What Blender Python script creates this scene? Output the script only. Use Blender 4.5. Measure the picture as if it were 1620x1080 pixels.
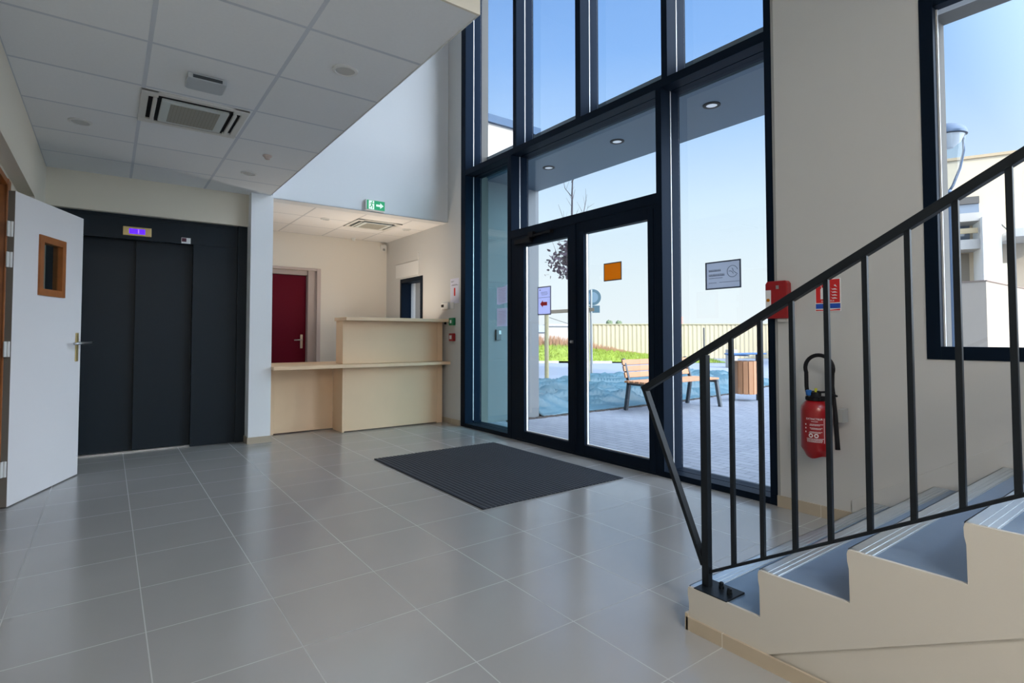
import bpy, bmesh, math, random
from mathutils import Vector, Matrix
random.seed(7)
sc = bpy.context.scene
for o in list(bpy.data.objects): bpy.data.objects.remove(o)
COL = sc.collection

# ------------------------------------------------------------------ camera
S = 1.1
F_PX, YAW, PITCH, ROLL, CY = 865.69, 0.636022, 0.032828, -0.000529, 503.68
cam_d = bpy.data.cameras.new('camera'); cam = bpy.data.objects.new('camera', cam_d); COL.objects.link(cam)
fw = Vector((math.sin(YAW)*math.cos(PITCH), math.cos(YAW)*math.cos(PITCH), math.sin(PITCH)))
rt = Vector((math.cos(YAW), -math.sin(YAW), 0)); up = rt.cross(fw)
rt, up = rt*math.cos(ROLL)+up*math.sin(ROLL), -rt*math.sin(ROLL)+up*math.cos(ROLL)
m = Matrix((rt, up, -fw)).transposed().to_4x4(); m.translation = Vector((0, 0, S))
cam.matrix_world = m
cam_d.sensor_width = 36; cam_d.lens = F_PX/1620*36
cam_d.shift_y = -(540-CY)/1620
cam_d.clip_start = 0.05; cam_d.clip_end = 500
sc.camera = cam
FH = Vector((math.sin(YAW), math.cos(YAW), 0)); RH = Vector((math.cos(YAW), -math.sin(YAW), 0))

# ------------------------------------------------------------------ world, sun, exposure
sc.view_settings.view_transform = 'Standard'; sc.view_settings.look = 'None'
sc.view_settings.exposure = 0.48; sc.view_settings.gamma = 1.0
sc.view_settings.use_curve_mapping = False
W = bpy.data.worlds.new('sky'); sc.world = W; W.use_nodes = True
nt = W.node_tree; nt.nodes.clear()
tc = nt.nodes.new('ShaderNodeTexCoord'); sx = nt.nodes.new('ShaderNodeSeparateXYZ')
rp = nt.nodes.new('ShaderNodeValToRGB'); bg = nt.nodes.new('ShaderNodeBackground'); wo = nt.nodes.new('ShaderNodeOutputWorld')
nt.links.new(tc.outputs['Generated'], sx.inputs[0]); nt.links.new(sx.outputs['Z'], rp.inputs[0])
nt.links.new(rp.outputs[0], bg.inputs[0]); nt.links.new(bg.outputs[0], wo.inputs[0])
els = rp.color_ramp.elements
els[0].position = 0.0; els[0].color = (.70, .755, .78, 1)
els[1].position = 1.0; els[1].color = (.11, .24, .55, 1)
for p_, c_ in ((.10, (.64, .73, .78, 1)), (.22, (.53, .67, .79, 1)), (.34, (.35, .53, .80, 1)), (.46, (.21, .40, .76, 1)), (.65, (.14, .30, .65, 1))):
    e_ = els.new(p_); e_.color = c_
bg.inputs[1].default_value = 1.0
# bright haze around the sun, in the southern half of the sky
SUN_EL = .44
to_sun = Vector((.07*math.cos(SUN_EL), -math.cos(SUN_EL), math.sin(SUN_EL)))
dp = nt.nodes.new('ShaderNodeVectorMath'); dp.operation = 'DOT_PRODUCT'; dp.inputs[1].default_value = to_sun; nt.links.new(tc.outputs['Generated'], dp.inputs[0])
mx_ = nt.nodes.new('ShaderNodeMath'); mx_.operation = 'MAXIMUM'; mx_.inputs[1].default_value = 0; nt.links.new(dp.outputs['Value'], mx_.inputs[0])
pw = nt.nodes.new('ShaderNodeMath'); pw.operation = 'POWER'; pw.inputs[1].default_value = 1.3; nt.links.new(mx_.outputs[0], pw.inputs[0])
hz_ = nt.nodes.new('ShaderNodeVectorMath'); hz_.operation = 'SCALE'; hz_.inputs[0].default_value = (5.3, 6.0, 6.9); nt.links.new(pw.outputs[0], hz_.inputs['Scale'])
ad = nt.nodes.new('ShaderNodeVectorMath'); ad.operation = 'ADD'; nt.links.new(rp.outputs[0], ad.inputs[0]); nt.links.new(hz_.outputs[0], ad.inputs[1])
nt.links.new(ad.outputs[0], bg.inputs[0])
sun_d = bpy.data.lights.new('sun', 'SUN'); sun = bpy.data.objects.new('sun', sun_d); COL.objects.link(sun)
sun_d.energy = 3.2; sun_d.angle = math.radians(.6); sun_d.color = (1, .87, .68)
sun.rotation_euler = to_sun.to_track_quat('Z', 'Y').to_euler(); sun.location = (2, -30, 20)

def lamp(name, loc, size, power, color, rot=(0, 0, 0)):
    d = bpy.data.lights.new(name, 'AREA'); d.shape = 'DISK'; d.size = size; d.energy = power; d.color = color
    o = bpy.data.objects.new(name, d); COL.objects.link(o); o.location = loc; o.rotation_euler = rot
    return o

# ------------------------------------------------------------------ helpers
def mat(name, col, rough=.6, metal=0., spec=.5, noise=0., nscale=8., bump=0., bscale=60., emis=None, estr=0., coat=0.):
    M = bpy.data.materials.new(name); M.use_nodes = True
    n = M.node_tree; b = n.nodes['Principled BSDF']
    b.inputs['Roughness'].default_value = rough; b.inputs['Metallic'].default_value = metal
    b.inputs['Specular IOR Level'].default_value = spec; b.inputs['Base Color'].default_value = (*col, 1)
    b.inputs['Coat Weight'].default_value = coat
    if emis:
        b.inputs['Emission Color'].default_value = (*emis, 1); b.inputs['Emission Strength'].default_value = estr
    t = n.nodes.new('ShaderNodeTexCoord')
    if noise:
        x = n.nodes.new('ShaderNodeTexNoise'); x.inputs['Scale'].default_value = nscale; x.inputs['Detail'].default_value = 5
        n.links.new(t.outputs['Object'], x.inputs['Vector'])
        r = n.nodes.new('ShaderNodeMix'); r.data_type = 'RGBA'
        r.inputs['A'].default_value = (*[c*(1-noise) for c in col], 1); r.inputs['B'].default_value = (*[min(1, c*(1+noise)) for c in col], 1)
        n.links.new(x.outputs['Fac'], r.inputs['Factor']); n.links.new(r.outputs['Result'], b.inputs['Base Color'])
    if bump:
        x2 = n.nodes.new('ShaderNodeTexNoise'); x2.inputs['Scale'].default_value = bscale; x2.inputs['Detail'].default_value = 3
        n.links.new(t.outputs['Object'], x2.inputs['Vector'])
        bp = n.nodes.new('ShaderNodeBump'); bp.inputs['Strength'].default_value = bump; bp.inputs['Distance'].default_value = .002
        n.links.new(x2.outputs['Fac'], bp.inputs['Height']); n.links.new(bp.outputs[0], b.inputs['Normal'])
    return M

def grid_mat(name, col, grout, w, h, ox, oy, mortar, rough, plane='xy', offset=0., spec=.5, noise=.05, bump=.3, col2=None, nscale=3.):
    M = mat(name, col, rough, spec=spec); n = M.node_tree; b = n.nodes['Principled BSDF']
    t = n.nodes.new('ShaderNodeTexCoord'); s = n.nodes.new('ShaderNodeSeparateXYZ'); c = n.nodes.new('ShaderNodeCombineXYZ')
    n.links.new(t.outputs['Object'], s.inputs[0])
    for i, ax in enumerate(plane): n.links.new(s.outputs[ax.upper()], c.inputs[i])
    mp = n.nodes.new('ShaderNodeVectorMath'); mp.operation = 'SUBTRACT'; mp.inputs[1].default_value = (ox, oy, 0)
    n.links.new(c.outputs[0], mp.inputs[0])
    br = n.nodes.new('ShaderNodeTexBrick'); br.offset = offset; br.squash = 1
    br.inputs['Scale'].default_value = 1; br.inputs['Mortar Size'].default_value = mortar; br.inputs['Mortar Smooth'].default_value = .1
    br.inputs['Bias'].default_value = 0; br.inputs['Brick Width'].default_value = w; br.inputs['Row Height'].default_value = h
    br.inputs['Color1'].default_value = (*col, 1); br.inputs['Color2'].default_value = (*(col2 or [k*.96 for k in col]), 1); br.inputs['Mortar'].default_value = (*grout, 1)
    n.links.new(mp.outputs[0], br.inputs['Vector'])
    x = n.nodes.new('ShaderNodeTexNoise'); x.inputs['Scale'].default_value = nscale; x.inputs['Detail'].default_value = 6
    n.links.new(t.outputs['Object'], x.inputs['Vector'])
    mr = n.nodes.new('ShaderNodeMapRange'); mr.inputs['To Min'].default_value = 1-noise; mr.inputs['To Max'].default_value = 1+noise
    n.links.new(x.outputs['Fac'], mr.inputs['Value'])
    vm = n.nodes.new('ShaderNodeVectorMath'); vm.operation = 'SCALE'
    n.links.new(br.outputs['Color'], vm.inputs[0]); n.links.new(mr.outputs[0], vm.inputs['Scale'])
    n.links.new(vm.outputs[0], b.inputs['Base Color'])
    bp = n.nodes.new('ShaderNodeBump'); bp.invert = True; bp.inputs['Strength'].default_value = bump; bp.inputs['Distance'].default_value = .002
    n.links.new(br.outputs['Fac'], bp.inputs['Height']); n.links.new(bp.outputs[0], b.inputs['Normal'])
    ma = n.nodes.new('ShaderNodeMath'); ma.operation = 'MULTIPLY_ADD'; ma.inputs[1].default_value = .3; ma.inputs[2].default_value = rough
    n.links.new(br.outputs['Fac'], ma.inputs[0]); n.links.new(ma.outputs[0], b.inputs['Roughness'])
    return M

def glass_mat(name, tint, spec=1.0):
    M = bpy.data.materials.new(name); M.use_nodes = True; n = M.node_tree; n.nodes.clear()
    o = n.nodes.new('ShaderNodeOutputMaterial'); mx = n.nodes.new('ShaderNodeMixShader')
    tr = n.nodes.new('ShaderNodeBsdfTransparent'); gl = n.nodes.new('ShaderNodeBsdfGlossy')
    tr.inputs[0].default_value = (*tint, 1); gl.inputs['Roughness'].default_value = .0
    fr = n.nodes.new('ShaderNodeFresnel'); fr.inputs[0].default_value = 1.5
    ge = n.nodes.new('ShaderNodeNewGeometry')
    inv = n.nodes.new('ShaderNodeMath'); inv.operation = 'SUBTRACT'; inv.inputs[0].default_value = 1; n.links.new(ge.outputs['Backfacing'], inv.inputs[1])
    mu = n.nodes.new('ShaderNodeMath'); mu.operation = 'MULTIPLY'; n.links.new(fr.outputs[0], mu.inputs[0]); n.links.new(inv.outputs[0], mu.inputs[1])
    m2 = n.nodes.new('ShaderNodeMath'); m2.operation = 'MULTIPLY'; m2.use_clamp = True; m2.inputs[1].default_value = spec; n.links.new(mu.outputs[0], m2.inputs[0])
    n.links.new(m2.outputs[0], mx.inputs[0]); n.links.new(tr.outputs[0], mx.inputs[1]); n.links.new(gl.outputs[0], mx.inputs[2])
    n.links.new(mx.outputs[0], o.inputs[0])
    return M

def thin(name, col, frac=.5):
    M = mat(name, col, .7); n = M.node_tree; b = n.nodes['Principled BSDF']; o = [q for q in n.nodes if q.type == 'OUTPUT_MATERIAL'][0]
    t = n.nodes.new('ShaderNodeBsdfTranslucent'); t.inputs[0].default_value = (*col, 1); mx = n.nodes.new('ShaderNodeMixShader'); mx.inputs[0].default_value = frac
    n.links.new(b.outputs[0], mx.inputs[1]); n.links.new(t.outputs[0], mx.inputs[2]); n.links.new(mx.outputs[0], o.inputs[0]); return M

def box(bm, x0, x1, y0, y1, z0, z1):
    x0, x1 = sorted((x0, x1)); y0, y1 = sorted((y0, y1)); z0, z1 = sorted((z0, z1))
    v = [bm.verts.new((x, y, z)) for x in (x0, x1) for y in (y0, y1) for z in (z0, z1)]
    for f in ((0, 1, 3, 2), (4, 6, 7, 5), (0, 4, 5, 1), (2, 3, 7, 6), (0, 2, 6, 4), (1, 5, 7, 3)): bm.faces.new([v[i] for i in f])
    return v

def bar(bm, p, q, w, h, upv=(0, 0, 1)):
    p, q = Vector(p), Vector(q); d = (q-p).normalized(); u = Vector(upv)
    s = d.cross(u).normalized(); u = s.cross(d).normalized()
    v = []
    for c in (p, q):
        for a, b_ in ((-1, -1), (1, -1), (1, 1), (-1, 1)): v.append(bm.verts.new(c+s*a*w/2+u*b_*h/2))
    for f in ((3, 2, 1, 0), (4, 5, 6, 7), (0, 1, 5, 4), (1, 2, 6, 5), (2, 3, 7, 6), (3, 0, 4, 7)): bm.faces.new([v[i] for i in f])

def tube(bm, pts, r, seg=12, caps=True):
    pts = [Vector(p) for p in pts]; rs = r if isinstance(r, (list, tuple)) else [r]*len(pts)
    rings = []; prev = None
    for i, p in enumerate(pts):
        d = (pts[min(i+1, len(pts)-1)]-pts[max(i-1, 0)]).normalized()
        if prev is None:
            a = Vector((0, 0, 1)) if abs(d.z) < .9 else Vector((1, 0, 0)); s = d.cross(a).normalized()
        else: s = (prev-d*prev.dot(d)).normalized()
        prev = s; u = s.cross(d)
        rings.append([bm.verts.new(p+(s*math.cos(k*2*math.pi/seg)+u*math.sin(k*2*math.pi/seg))*rs[i]) for k in range(seg)])
    for A, B in zip(rings, rings[1:]):
        for k in range(seg): bm.faces.new((A[k], A[(k+1) % seg], B[(k+1) % seg], B[k]))
    if caps:
        bm.faces.new(rings[0][::-1]); bm.faces.new(rings[-1])

def lathe(bm, prof, c=(0, 0, 0), seg=32, axis='z', lump=None):
    c = Vector(c); rings = []
    for r, h in prof:
        ring = []
        for k in range(seg):
            a = k*2*math.pi/seg; x, y = r*math.cos(a), r*math.sin(a)
            hh = h+(lump(a, h) if lump else 0)
            ring.append(bm.verts.new(c+(Vector((x, y, hh)) if axis == 'z' else Vector((hh, x, y)) if axis == 'x' else Vector((x, hh, y)))))
        rings.append(ring)
    for A, B in zip(rings, rings[1:]):
        for k in range(seg): bm.faces.new((A[k], A[(k+1) % seg], B[(k+1) % seg], B[k]))
    bm.faces.new(rings[0][::-1]); bm.faces.new(rings[-1])

def prism(bm, poly, ax, a, b):
    """polygon in the plane normal to axis ax, extruded from a to b"""
    def P(u, v, t): return {'x': (t, u, v), 'y': (u, t, v), 'z': (u, v, t)}[ax]
    A = [bm.verts.new(P(u, v, a)) for u, v in poly]; B = [bm.verts.new(P(u, v, b)) for u, v in poly]
    n = len(poly); bm.faces.new(A); bm.faces.new(B[::-1])
    for i in range(n): bm.faces.new((A[i], B[i], B[(i+1) % n], A[(i+1) % n]))

def obj(name, bm, material, parent=None, bevel=0., smooth=False, **props):
    bmesh.ops.recalc_face_normals(bm, faces=bm.faces)
    me = bpy.data.meshes.new(name); bm.to_mesh(me); bm.free()
    for mm in (material if isinstance(material, (list, tuple)) else [material]): me.materials.append(mm)
    if smooth:
        for p in me.polygons: p.use_smooth = True
    o = bpy.data.objects.new(name, me); COL.objects.link(o)
    if smooth == 'auto':
        try: me.set_sharp_from_angle(angle=math.radians(35))
        except Exception: pass
    if parent: o.parent = parent
    if bevel:
        b = o.modifiers.new('bevel', 'BEVEL'); b.width = bevel; b.segments = 2; b.limit_method = 'ANGLE'
    for k, v in props.items(): o[k] = v
    return o

def tag(o, label, cat, group=None, kind=None):
    o['label'] = label; o['category'] = cat
    if group: o['group'] = group
    if kind: o['kind'] = kind
    return o

def empty(name, loc=(0, 0, 0), rz=0.):
    o = bpy.data.objects.new(name, None); COL.objects.link(o); o.location = loc; o.rotation_euler = (0, 0, rz); o.empty_display_size = .1
    return o

def thing(name, label, cat, loc=(0, 0, 0), rz=0., group=None): return tag(empty(name, loc, rz), label, cat, group)
def struct(o): o['kind'] = 'structure'; return o
def B(*boxes):
    bm = bmesh.new()
    for b in boxes: box(bm, *b)
    return bm
def copy_tree(o, parent=None):
    c = o.copy(); COL.objects.link(c); c.parent = parent
    for ch in [q for q in bpy.data.objects if q.parent == o]: copy_tree(ch, c)
    return c

def PW(o):
    M_ = Matrix.Translation(o.location) @ o.rotation_euler.to_matrix().to_4x4()
    return (PW(o.parent) @ o.matrix_parent_inverse @ M_) if o.parent else M_
def child(o, par):
    """parent an object whose mesh is already in world coordinates"""
    inv = PW(par).inverted(); o.parent = par; o.matrix_parent_inverse = inv; return o

def text(name, s, size, loc, facing, material, parent=None, ext=.0006, align='CENTER', mirror=False):
    """facing '-x' : reads for someone looking toward +x ; '-y' : for someone looking toward +y"""
    c = bpy.data.curves.new(name, 'FONT'); c.body = s; c.size = size; c.extrude = ext; c.align_x = align; c.align_y = 'CENTER'
    t = bpy.data.objects.new(name, c); COL.objects.link(t)
    dg = bpy.context.evaluated_depsgraph_get(); dg.update()
    me = bpy.data.meshes.new_from_object(t.evaluated_get(dg)); bpy.data.objects.remove(t)
    R = Vector((0, -1, 0)) if facing == '-x' else Vector((1, 0, 0)); N = Vector((-1, 0, 0)) if facing == '-x' else Vector((0, -1, 0))
    if mirror: R = -R
    for v in me.vertices:
        p = v.co.copy(); v.co = Vector(loc)+R*p.x+Vector((0, 0, 1))*p.y+N*p.z
    me.materials.clear(); me.materials.append(material)
    o = bpy.data.objects.new(name, me); COL.objects.link(o)
    if parent: o.parent = parent
    return o

# ------------------------------------------------------------------ materials
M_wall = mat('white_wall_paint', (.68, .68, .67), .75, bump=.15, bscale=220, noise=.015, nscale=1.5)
M_back = mat('lit_white_wall_paint', (.82, .83, .84), .75, bump=.15, bscale=220)  # same white paint, lightened for the strong light on back wall and pillar
M_right = mat('shaded_white_wall_paint', (.56, .555, .54), .75, bump=.15, bscale=220)  # same white paint, darkened because the window wall gets little light
M_alcove = mat('alcove_wall_paint', (.76, .72, .65), .75, bump=.15, bscale=220)
M_warm = mat('cream_wall_paint', (.74, .68, .56), .75, bump=.15, bscale=220, noise=.015, nscale=1.5)
M_cream = mat('cream_stringer_paint', (.52, .495, .45), .6, bump=.1, bscale=150, noise=.02, nscale=3)
M_floor = grid_mat('grey_floor_tiles', (.35, .345, .335), (.43, .43, .425), .44459, .44459, 1.0245, 1.1462,   .0022, .20, noise=.07, bump=.25, spec=.9, nscale=2.5)
M_skirt = grid_mat('beige_skirting_tiles', (.46, .385, .29), (.62, .58, .5), .44459, .5, 1.1462, -.1, .002, .35, plane='yz')
M_skirt_x = grid_mat('beige_skirting_tiles_x', (.46, .385, .29), (.62, .58, .5), .44459, .5, 1.0245, -.1, .002, .35, plane='xz')
M_ceil = grid_mat('ceiling_tiles', (.82, .83, .83), (.60, .63, .67), .615, .606, -.47, 2.088, .011, .9, noise=.03, bump=.4, spec=.1, nscale=60)
M_ceil2 = grid_mat('alcove_ceiling_tiles', (.82, .80, .78), (.58, .58, .58), .605, .606, 1.29, 6.27, .010, .9, noise=.03, bump=.4, spec=.1, nscale=60)
M_alu = mat('anthracite_frame', (.006, .010, .017), .5, metal=.0, spec=.10, bump=.05, bscale=400)
M_alu.node_tree.nodes['Principled BSDF'].inputs['Specular Tint'].default_value = (.12, .42, 1, 1)  # blue put into the specular colour stands in for reflected sky
M_gask = mat('black_gasket', (.008, .009, .012), .5)
M_spacer = mat('aluminium_spacer', (.80, .80, .80), .35, metal=.3)
M_glass = glass_mat('clear_glass', (.975, .985, .985), 1.7)
M_glass_t = glass_mat('tinted_sidelight_glass', (.66, .83, .85), 1.3)
M_glass_d = glass_mat('dark_vision_glass', (.70, .76, .76), 1.2)
M_lift = mat('anthracite_lift_panel', (.010, .017, .024), .42, spec=.25, noise=.05, nscale=2)
M_wood = mat('birch_laminate', (.86, .61, .39), .45, noise=.05, nscale=3)
M_rail = mat('black_railing_paint', (.007, .010, .014), .42, spec=.22)
M_tread = mat('blue_grey_tread', (.13, .195, .29), .30, noise=.08, nscale=14, bump=.1, bscale=200)
M_nose = mat('aluminium_nosing', (.55, .59, .62), .28, metal=.75, bump=.05, bscale=300)
M_whitep = mat('white_plastic', (.72, .72, .70), .4)
M_greyp = mat('grey_plastic', (.32, .32, .31), .5)
M_black = mat('black_plastic', (.008, .008, .010), .6, spec=.2)
M_red = mat('extinguisher_red', (.30, .003, .006), .3, coat=.25)
M_redbox = mat('red_plastic', (.30, .004, .008), .35)
M_signred = mat('sign_red', (.62, .012, .012), .5)
M_signblue = mat('sign_blue', (.012, .075, .42), .5)
M_signwhite = mat('sign_white', (.78, .78, .78), .5)
M_green = mat('sign_green', (.006, .24, .09), .4)
M_bord = mat('burgundy_door_paint', (.13, .001, .014), .6, spec=.15)
M_leaf = mat('white_door_laminate', (.80, .78, .78), .5, bump=.1, bscale=90)
M_edge = mat('grey_door_edge', (.23, .20, .17), .6)
M_brown = mat('varnished_brown_wood', (.34, .11, .025), .4, noise=.35, nscale=12)
M_brass = mat('satin_brass', (.62, .48, .22), .35, metal=.7)
M_steel = mat('satin_steel', (.5, .5, .5), .3, metal=.9)
M_paper = mat('white_paper', (.66, .66, .78), .7)
M_papert = thin('backlit_grey_paper', (.58, .61, .67), .7)
M_ink = mat('dark_ink', (.04, .05, .08), .6)
M_orange = thin('orange_film', (.80, .36, .015), .7)
M_mat = mat('ribbed_mat_fibre', (.016, .021, .032), .85, noise=.5, nscale=160, bump=.4, bscale=400)
M_matl = mat('ribbed_mat_groove', (.07, .08, .09), .6)
# outdoor
M_asph = mat('plaza_ground', (.22, .25, .30), .8, noise=.12, nscale=1.4)
M_pave = grid_mat('grey_pavers', (.265, .285, .325), (.16, .175, .205), .20, .10, 0, 0, .005, .6, plane='yx', offset=.5, noise=.18, bump=.3, col2=(.215, .235, .275), nscale=1.)
M_render = mat('white_render', (.40, .385, .36), .85, bump=.2, bscale=100)
M_rendert = mat('porch_grey_cladding', (.17, .185, .195), .55, noise=.06, nscale=2)
M_soffit = mat('grey_soffit_panels', (.10, .15, .20), .5)
M_cop = mat('blue_grey_coping', (.035, .07, .13), .6, spec=.2)
M_beige = grid_mat('pale_beige_blocks', (.72, .66, .52), (.62, .56, .44), .6, .25, 0, 0, .01, .9, plane='yz', offset=.5, noise=.04, bump=.2)
M_dark = mat('dark_window_glass', (.10, .14, .20), .1, spec=.8)
M_fence = mat('galvanised_fence_sheet', (.42, .37, .26), .5, noise=.03, nscale=.6)
M_grass = mat('green_grass', (.20, .27, .035), .9, noise=.5, nscale=2.2)
M_dry = mat('dry_brown_grass', (.30, .17, .10), .9, noise=.4, nscale=3)
M_tarp = mat('teal_weed_sheet', (.065, .15, .19), .38, spec=.6, noise=.2, nscale=1.5, bump=.3, bscale=7)
M_bark = mat('tree_bark', (.07, .055, .06), .9, noise=.3, nscale=30)
M_leafp = mat('purple_tree_leaf', (.060, .035, .060), .7, noise=.4, nscale=20)
M_benchw = mat('orange_bench_wood', (.56, .27, .13), .55, noise=.1, nscale=8)
M_metal = mat('dark_grey_metal', (.07, .08, .09), .4, metal=.5)
M_stakew = mat('pale_stake_wood', (.42, .36, .20), .8, noise=.15, nscale=12)
M_lampg = mat('blue_grey_lamp_metal', (.06, .095, .15), .35, metal=.3)
M_conc = mat('grey_concrete', (.40, .40, .40), .9, noise=.1, nscale=4)

X = 3.521; XO = 3.93; YW = 6.17; YB = 8.1; ZC = 2.6; HV = 5.9; YR = -5.0; XL = -.465; XM = 1.36; YM = 2.11
GZ = -.02

# ================================================================== THE ROOM
# floor
struct(obj('floor', B((XL-2.2, XO-.02, YR, YB+.4, -.2, 0)), M_floor))
# facade wall with curtain wall opening, stair window, alcove window
def wall_x(name, x0, x1, ys, zs, holes, material):
    """wall slab normal to x built from grid cells, skipping holes"""
    yy = sorted({ys[0], ys[1]} | {h[0] for h in holes} | {h[1] for h in holes}); zz = sorted({zs[0], zs[1]} | {h[2] for h in holes} | {h[3] for h in holes})
    bm = bmesh.new()
    for a, b in zip(yy, yy[1:]):
        z_start = None
        cells = []
        for c, d in zip(zz, zz[1:]):
            my, mz = (a+b)/2, (c+d)/2
            if not any(h[0] < my < h[1] and h[2] < mz < h[3] for h in holes): cells.append([c, d])
        mer = []
        for c in cells:
            if mer and abs(mer[-1][1]-c[0]) < 1e-6: mer[-1][1] = c[1]
            else: mer.append(c)
        for c, d in mer: box(bm, x0, x1, a, b, c, d)
    return struct(obj(name, bm, material))
CW = (1.862, 5.842, 0, HV)         # curtain wall opening
SW = (-1.9, 1.037, .978, 2.93)     # stair window
AW = (6.86, 7.60, .95, 1.955)      # alcove window
M_ext = mat('taupe_exterior_render', (.20, .185, .165), .9, bump=.2, bscale=120)
wall_x('wall_right_outer', X+.255, XO, (YR, YB+.4), (0, HV), [CW, SW, AW], M_ext)
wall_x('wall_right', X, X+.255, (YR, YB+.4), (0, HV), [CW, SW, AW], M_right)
# upper back wall + pillar beside the lift
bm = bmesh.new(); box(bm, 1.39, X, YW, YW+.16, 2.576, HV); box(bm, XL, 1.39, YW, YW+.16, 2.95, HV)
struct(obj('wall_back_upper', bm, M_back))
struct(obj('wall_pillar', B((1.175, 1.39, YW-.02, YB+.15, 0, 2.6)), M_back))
# lift lintel and recess
struct(obj('wall_lift_lintel', B((XL, 1.175, 6.28, 6.9, 2.262, 2.62)), M_warm))
struct(obj('wall_lift_back', B((XL, 1.175, 6.62, 6.9, 0, 2.262)), M_warm))
# alcove walls
bm = bmesh.new()
RDX0, RDX1, RDZ = 1.46, 2.46, 2.06
box(bm, 1.39, RDX0, YB, YB+.35, 0, 2.6); box(bm, RDX1, X, YB, YB+.35, 0, 2.6); box(bm, RDX0, RDX1, YB, YB+.35, RDZ, 2.6)
struct(obj('wall_alcove_back', bm, M_alcove))
# left wall with niche and doorway
bm = bmesh.new()
box(bm, XL-.25, XL, 5.456, 6.9, 0, 2.9)
box(bm, XL-.25, XL, YR, 5.456, 2.16, 2.9)
box(bm, XL-.25, XL, YR, 1.2, 0, 2.16)
box(bm, XL-.25, XL-.085, 4.86, 5.456, 0, 2.16)
box(bm, XL-.25, XL-.085, 1.2, 3.85, 0, 2.16)
box(bm, XL-.25, XL-.085, 3.85, 4.86, 2.13, 2.16)
box(bm, XL-.25, XL, YR, YW+.16, 2.9, HV)
struct(obj('wall_left', bm, M_warm))
# side room behind the doorway
bm = bmesh.new(); box(bm, XL-2.2, XL-2.1, 2.5, 6.2, 0, 2.5); box(bm, XL-2.1, XL-.25, 6.1, 6.2, 0, 2.5); box(bm, XL-2.1, XL-.25, 2.5, 2.6, 0, 2.5); box(bm, XL-2.2, XL-.25, 2.5, 6.2, 2.5, 2.6)
struct(obj('wall_side_room', bm, M_warm))
# roof and unseen rear wall, its glazing added to brighten the lobby
bm = bmesh.new(); box(bm, XL-.25, X, YR-.3, YR, 0, .25); box(bm, XL-.25, X, YR-.3, YR, 5.5, HV); box(bm, XL-.25, XL+.2, YR-.3, YR, .25, 5.5); box(bm, X-.3, X, YR-.3, YR, .25, 5.5)
struct(obj('wall_rear', bm, M_wall))
bm = bmesh.new()
RL = (.2, 2.8, -4.2, -2.2)   # unseen rooflight added for more daylight inside
box(bm, XL-.25, RL[0], YR-.3, YW+.16, HV, HV+.3); box(bm, RL[1], XO, YR-.3, YW+.16, HV, HV+.3)
box(bm, RL[0], RL[1], YR-.3, RL[2], HV, HV+.3); box(bm, RL[0], RL[1], RL[3], YW+.16, HV, HV+.3)
struct(obj('ceiling_high', bm, M_wall))
w = struct(empty('fill_window_rear')); 
for k in range(3): obj('glass_pane', B((XL+.2+k*1.13, XL+.2+(k+1)*1.13, YR-.12, YR-.11, .25, 5.5)), M_glass, w)
for k in range(4): obj('mullion', B((XL+.17+k*1.13, XL+.23+k*1.13, YR-.18, YR-.06, .25, 5.5)), M_alu, w)
w = struct(empty('fill_rooflight')); obj('glass_pane', B((RL[0], RL[1], RL[2], RL[3], HV+.28, HV+.29)), M_glass, w)
# dropped ceiling, its edge slab
bm = B((XL, XM, YM, YW-.02, ZC, 2.95)); box(bm, XL, 1.175, YW-.02, 6.28, ZC, 2.9)
struct(obj('ceiling_lobby', bm, M_ceil))
struct(obj('trim_1', B((XL, XM+.006, YM-.012, YM, 2.595, 2.96)), M_warm))
struct(obj('trim_2', B((XM, XM+.006, YM, YW-.02, 2.595, 2.96)), M_wall))
struct(obj('ceiling_alcove', B((1.39, X, YW+.16, YB, 2.58, 2.8)), M_ceil2))
bm = B((1.39, X, YW, YW+.16, 2.572, 2.58)); struct(obj('trim_3', bm, M_wall))
# skirtings
struct(obj('baseboard_pillar', B((1.165, 1.40, YW-.032, YW-.018, 0, .065), (1.165, 1.176, YW-.03, 6.36, 0, .065)), M_skirt_x))
struct(obj('baseboard_alcove', B((X-.012, X, 5.845, YB, 0, .065)), M_skirt))
struct(obj('baseboard_right', B((X-.012, X, 1.30, 1.86, 0, .072)), M_skirt))
struct(obj('baseboard_left', B((XL, XL+.012, 5.456, 6.28, 0, .065)), M_skirt))
# plinth ledge along the stair on the facade wall
bm = bmesh.new(); prism(bm, [(1.45, .12), (-2.2, 2.43), (-2.2, 0), (1.45, 0)], 'x', X-.012, X+.0)
bm2 = bmesh.new(); prism(bm2, [(1.42, .073), (1.42, .145), (-.9, 1.608), (-.9, .975), (-.9, 0.073)], 'x', X-.010, X); bm.free()
struct(obj('trim_4', bm2, M_right, bevel=.003))
struct(obj('trim_5', B((X-.004, X, 1.845, 1.860, 0, HV)), M_greyp))

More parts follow.
